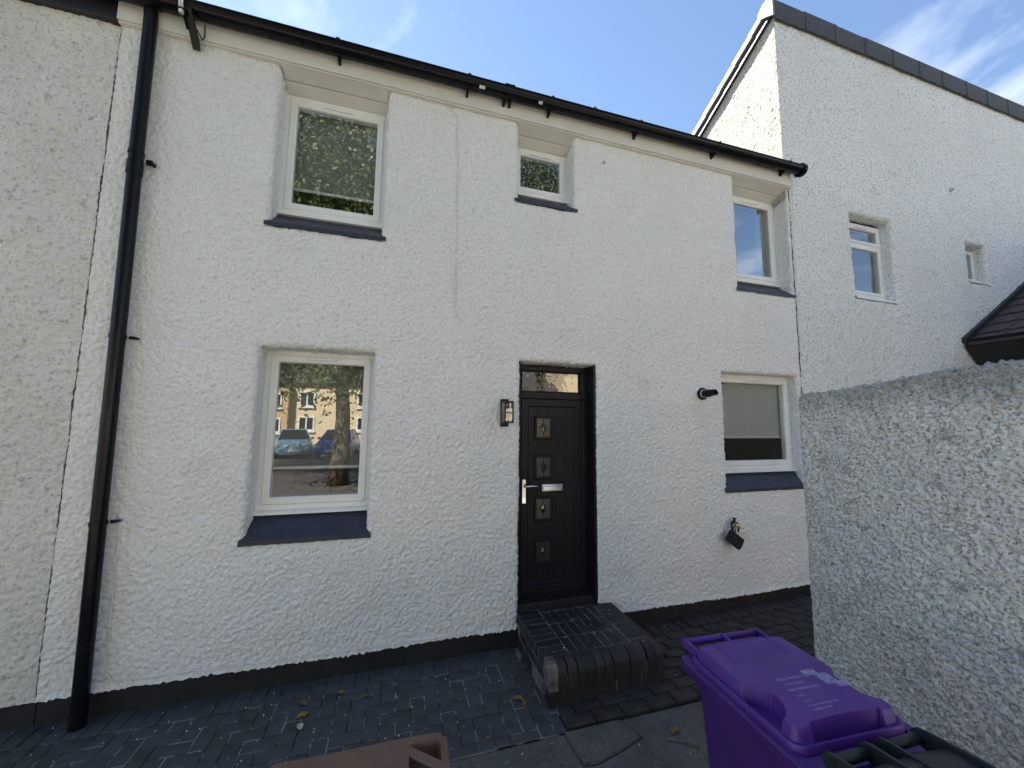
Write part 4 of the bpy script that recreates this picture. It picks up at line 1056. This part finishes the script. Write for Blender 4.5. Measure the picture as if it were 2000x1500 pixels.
def car(x, y, mat, label, rz=0):
    c = empty('parked_car', (0, 0, 0), label, 'car', 'cars parked across the street')
    secs = []
    for (yy, w, zb, zt) in ((2.12, 1.30, .38, .62), (2.02, 1.62, .26, .76), (1.55, 1.76, .22, .90), (.95, 1.80, .22, 1.00), (0, 1.82, .22, 1.03), (-1.2, 1.82, .22, 1.05), (-1.85, 1.74, .26, 1.02), (-2.1, 1.5, .36, .90)):
        secs.append([(-w / 2, yy, zb + .12), (-w / 2 + .1, yy, zb), (w / 2 - .1, yy, zb), (w / 2, yy, zb + .12), (w / 2, yy, zt - .14), (w / 2 - .12, yy, zt), (-w / 2 + .12, yy, zt), (-w / 2, yy, zt - .14)])
    MB().loops(secs, True, True, True).build('body', M[mat], c, 30)
    cab = [[(s * w / 2, yy, z) for s in (-1, 1)] for yy, w, z in ()]
    lo = [(.95, 1.62, .98), (-1.75, 1.58, 1.00)]; hi = [(.15, 1.22, 1.50), (-1.25, 1.22, 1.49)]
    V = [(-lo[0][1] / 2, lo[0][0], lo[0][2]), (lo[0][1] / 2, lo[0][0], lo[0][2]), (lo[1][1] / 2, lo[1][0], lo[1][2]), (-lo[1][1] / 2, lo[1][0], lo[1][2]),
         (-hi[0][1] / 2, hi[0][0], hi[0][2]), (hi[0][1] / 2, hi[0][0], hi[0][2]), (hi[1][1] / 2, hi[1][0], hi[1][2]), (-hi[1][1] / 2, hi[1][0], hi[1][2])]
    MB().add(V, [(0, 1, 5, 4), (1, 2, 6, 5), (2, 3, 7, 6), (3, 0, 4, 7), (0, 3, 2, 1), (4, 5, 6, 7)]).build('windows', M['car_glass'], c)
    rf = MB().box(-.60, .60, -1.26, .17, 1.485, 1.53, .02)
    for s in (-1, 1):
        rf.tube([(s * .80, .95, .99), (s * .60, .15, 1.50)], .035, 6).tube([(s * .78, -1.75, 1.0), (s * .60, -1.25, 1.5)], .04, 6).tube([(s * .805, -.4, 1.0), (s * .61, -.4, 1.5)], .03, 6)
    rf.build('roof', M[mat], c)
    for s in (-1, 1):
        MB().box(s * .90 - .07, s * .90 + .07, .68, .80, 1.0, 1.13, .02).build('mirror', M[mat], c)
        MB().box(s * .62 - .16, s * .62 + .16, 2.0, 2.07, .62, .74, .02).build('headlight', M['chrome'], c)
        for yy in (1.35, -1.35):
            w = MB().tube([(s * .70, yy, .31), (s * .90, yy, .31)], .31, 20).build('wheel', M['rubber'], c, 40)
            MB().tube([(s * .89, yy, .31), (s * .915, yy, .31)], .19, 14).build('rim', M['galvanised'], w, 40)
    MB().box(-.5, .5, 2.06, 2.11, .48, .62, .01).build('grille', M['black_plastic'], c)
    MB().box(-.26, .26, 2.115, 2.135, .40, .51).build('number_plate', M['number_plate'], c)
    c.location = (x, y, -.085); c.rotation_euler = (0, 0, rz); return c
car(-3.35, -20.4, 'car_blue', 'dark blue car mirrored in the ground floor window', .06)
car(-5.75, -20.6, 'car_pale_blue', 'pale blue car mirrored at the left of the ground floor window', -.25)

def tree(x, y, hgt, tr, cz, rad, nleaf, seed, label, lean=0, low=0):
    r = random.Random(seed)
    root = empty('street_tree', (x, y, -.09), label, 'tree', 'trees along the street')
    mb = MB(); pts = [(x + lean * k / 8 + r.uniform(-.05, .05), y + r.uniform(-.05, .05), -.1 + hgt * k / 8) for k in range(9)]
    mb.tube(pts, [tr * (1.25 if k == 0 else 1 - .1 * k) for k in range(9)], 12)
    tips = []
    for k in range(22):
        b = pts[r.randint(3, 8)]; a = r.uniform(0, 6.28); L = r.uniform(.5, 1) * rad[0] * .85
        e = (b[0] + L * math.cos(a), b[1] + L * math.sin(a) * rad[1] / rad[0], b[2] + r.uniform(-.1, .9) * L)
        m_ = ((b[0] + e[0]) / 2, (b[1] + e[1]) / 2, (b[2] + e[2]) / 2 + .2 * L)
        mb.tube([b, m_, e], [tr * .28, tr * .16, tr * .05], 6); tips.append(e); tips.append(m_)
    mb.build('trunk', M['bark'], root, True)
    g = np.random.default_rng(seed)
    cl = []
    for k in range(70):
        d = g.standard_normal(3); d /= np.linalg.norm(d); q = g.random() ** .4
        cl.append((x + lean + d[0] * rad[0] * q, y + d[1] * rad[1] * q, cz + d[2] * rad[2] * q))
    for k in range(low):
        a = r.uniform(0, 6.28); cl.append((x + rad[0] * .75 * math.cos(a), y + rad[1] * .75 * math.sin(a), r.uniform(2.6, 4.2)))
    cl = np.array(cl + tips)
    c = cl[g.integers(0, len(cl), nleaf)] + g.standard_normal((nleaf, 3)) * np.array([.60, .60, .50])
    c = c[c[:, 2] > 1.6]; n = len(c)
    u = g.standard_normal((n, 3)); u /= np.linalg.norm(u, axis=1)[:, None]
    w = np.cross(u, g.standard_normal((n, 3))); w /= np.linalg.norm(w, axis=1)[:, None]
    s = (.032 + .034 * g.random(n))[:, None]
    V = np.stack([c - u * s * 1.4, c + w * s * .7, c + u * s * 1.4, c - w * s * .7], 1).reshape(-1, 3)
    F = np.arange(4 * n).reshape(-1, 4)
    me = bpy.data.meshes.new('crown'); me.from_pydata(V.tolist(), [], F.tolist()); me.update(); me.materials.append(M['leaf'])
    link('crown', me, root)
tree(-1.75, -9.3, 8.5, .27, 8.6, (4.0, 3.0, 4.3), 70000, 3, 'leafy street tree with thick trunk mirrored in the left windows', low=7)
tree(-5.6, -12.5, 8, .2, 7.6, (2.8, 2.6, 3.2), 20000, 8, 'smaller leafy tree mirrored at the top left of the ground floor window')
tree(6.2, -12.5, 12, .26, 12.2, (3.4, 3.2, 4.6), 22000, 5, 'tall street tree mirrored in the small upper window', .2)
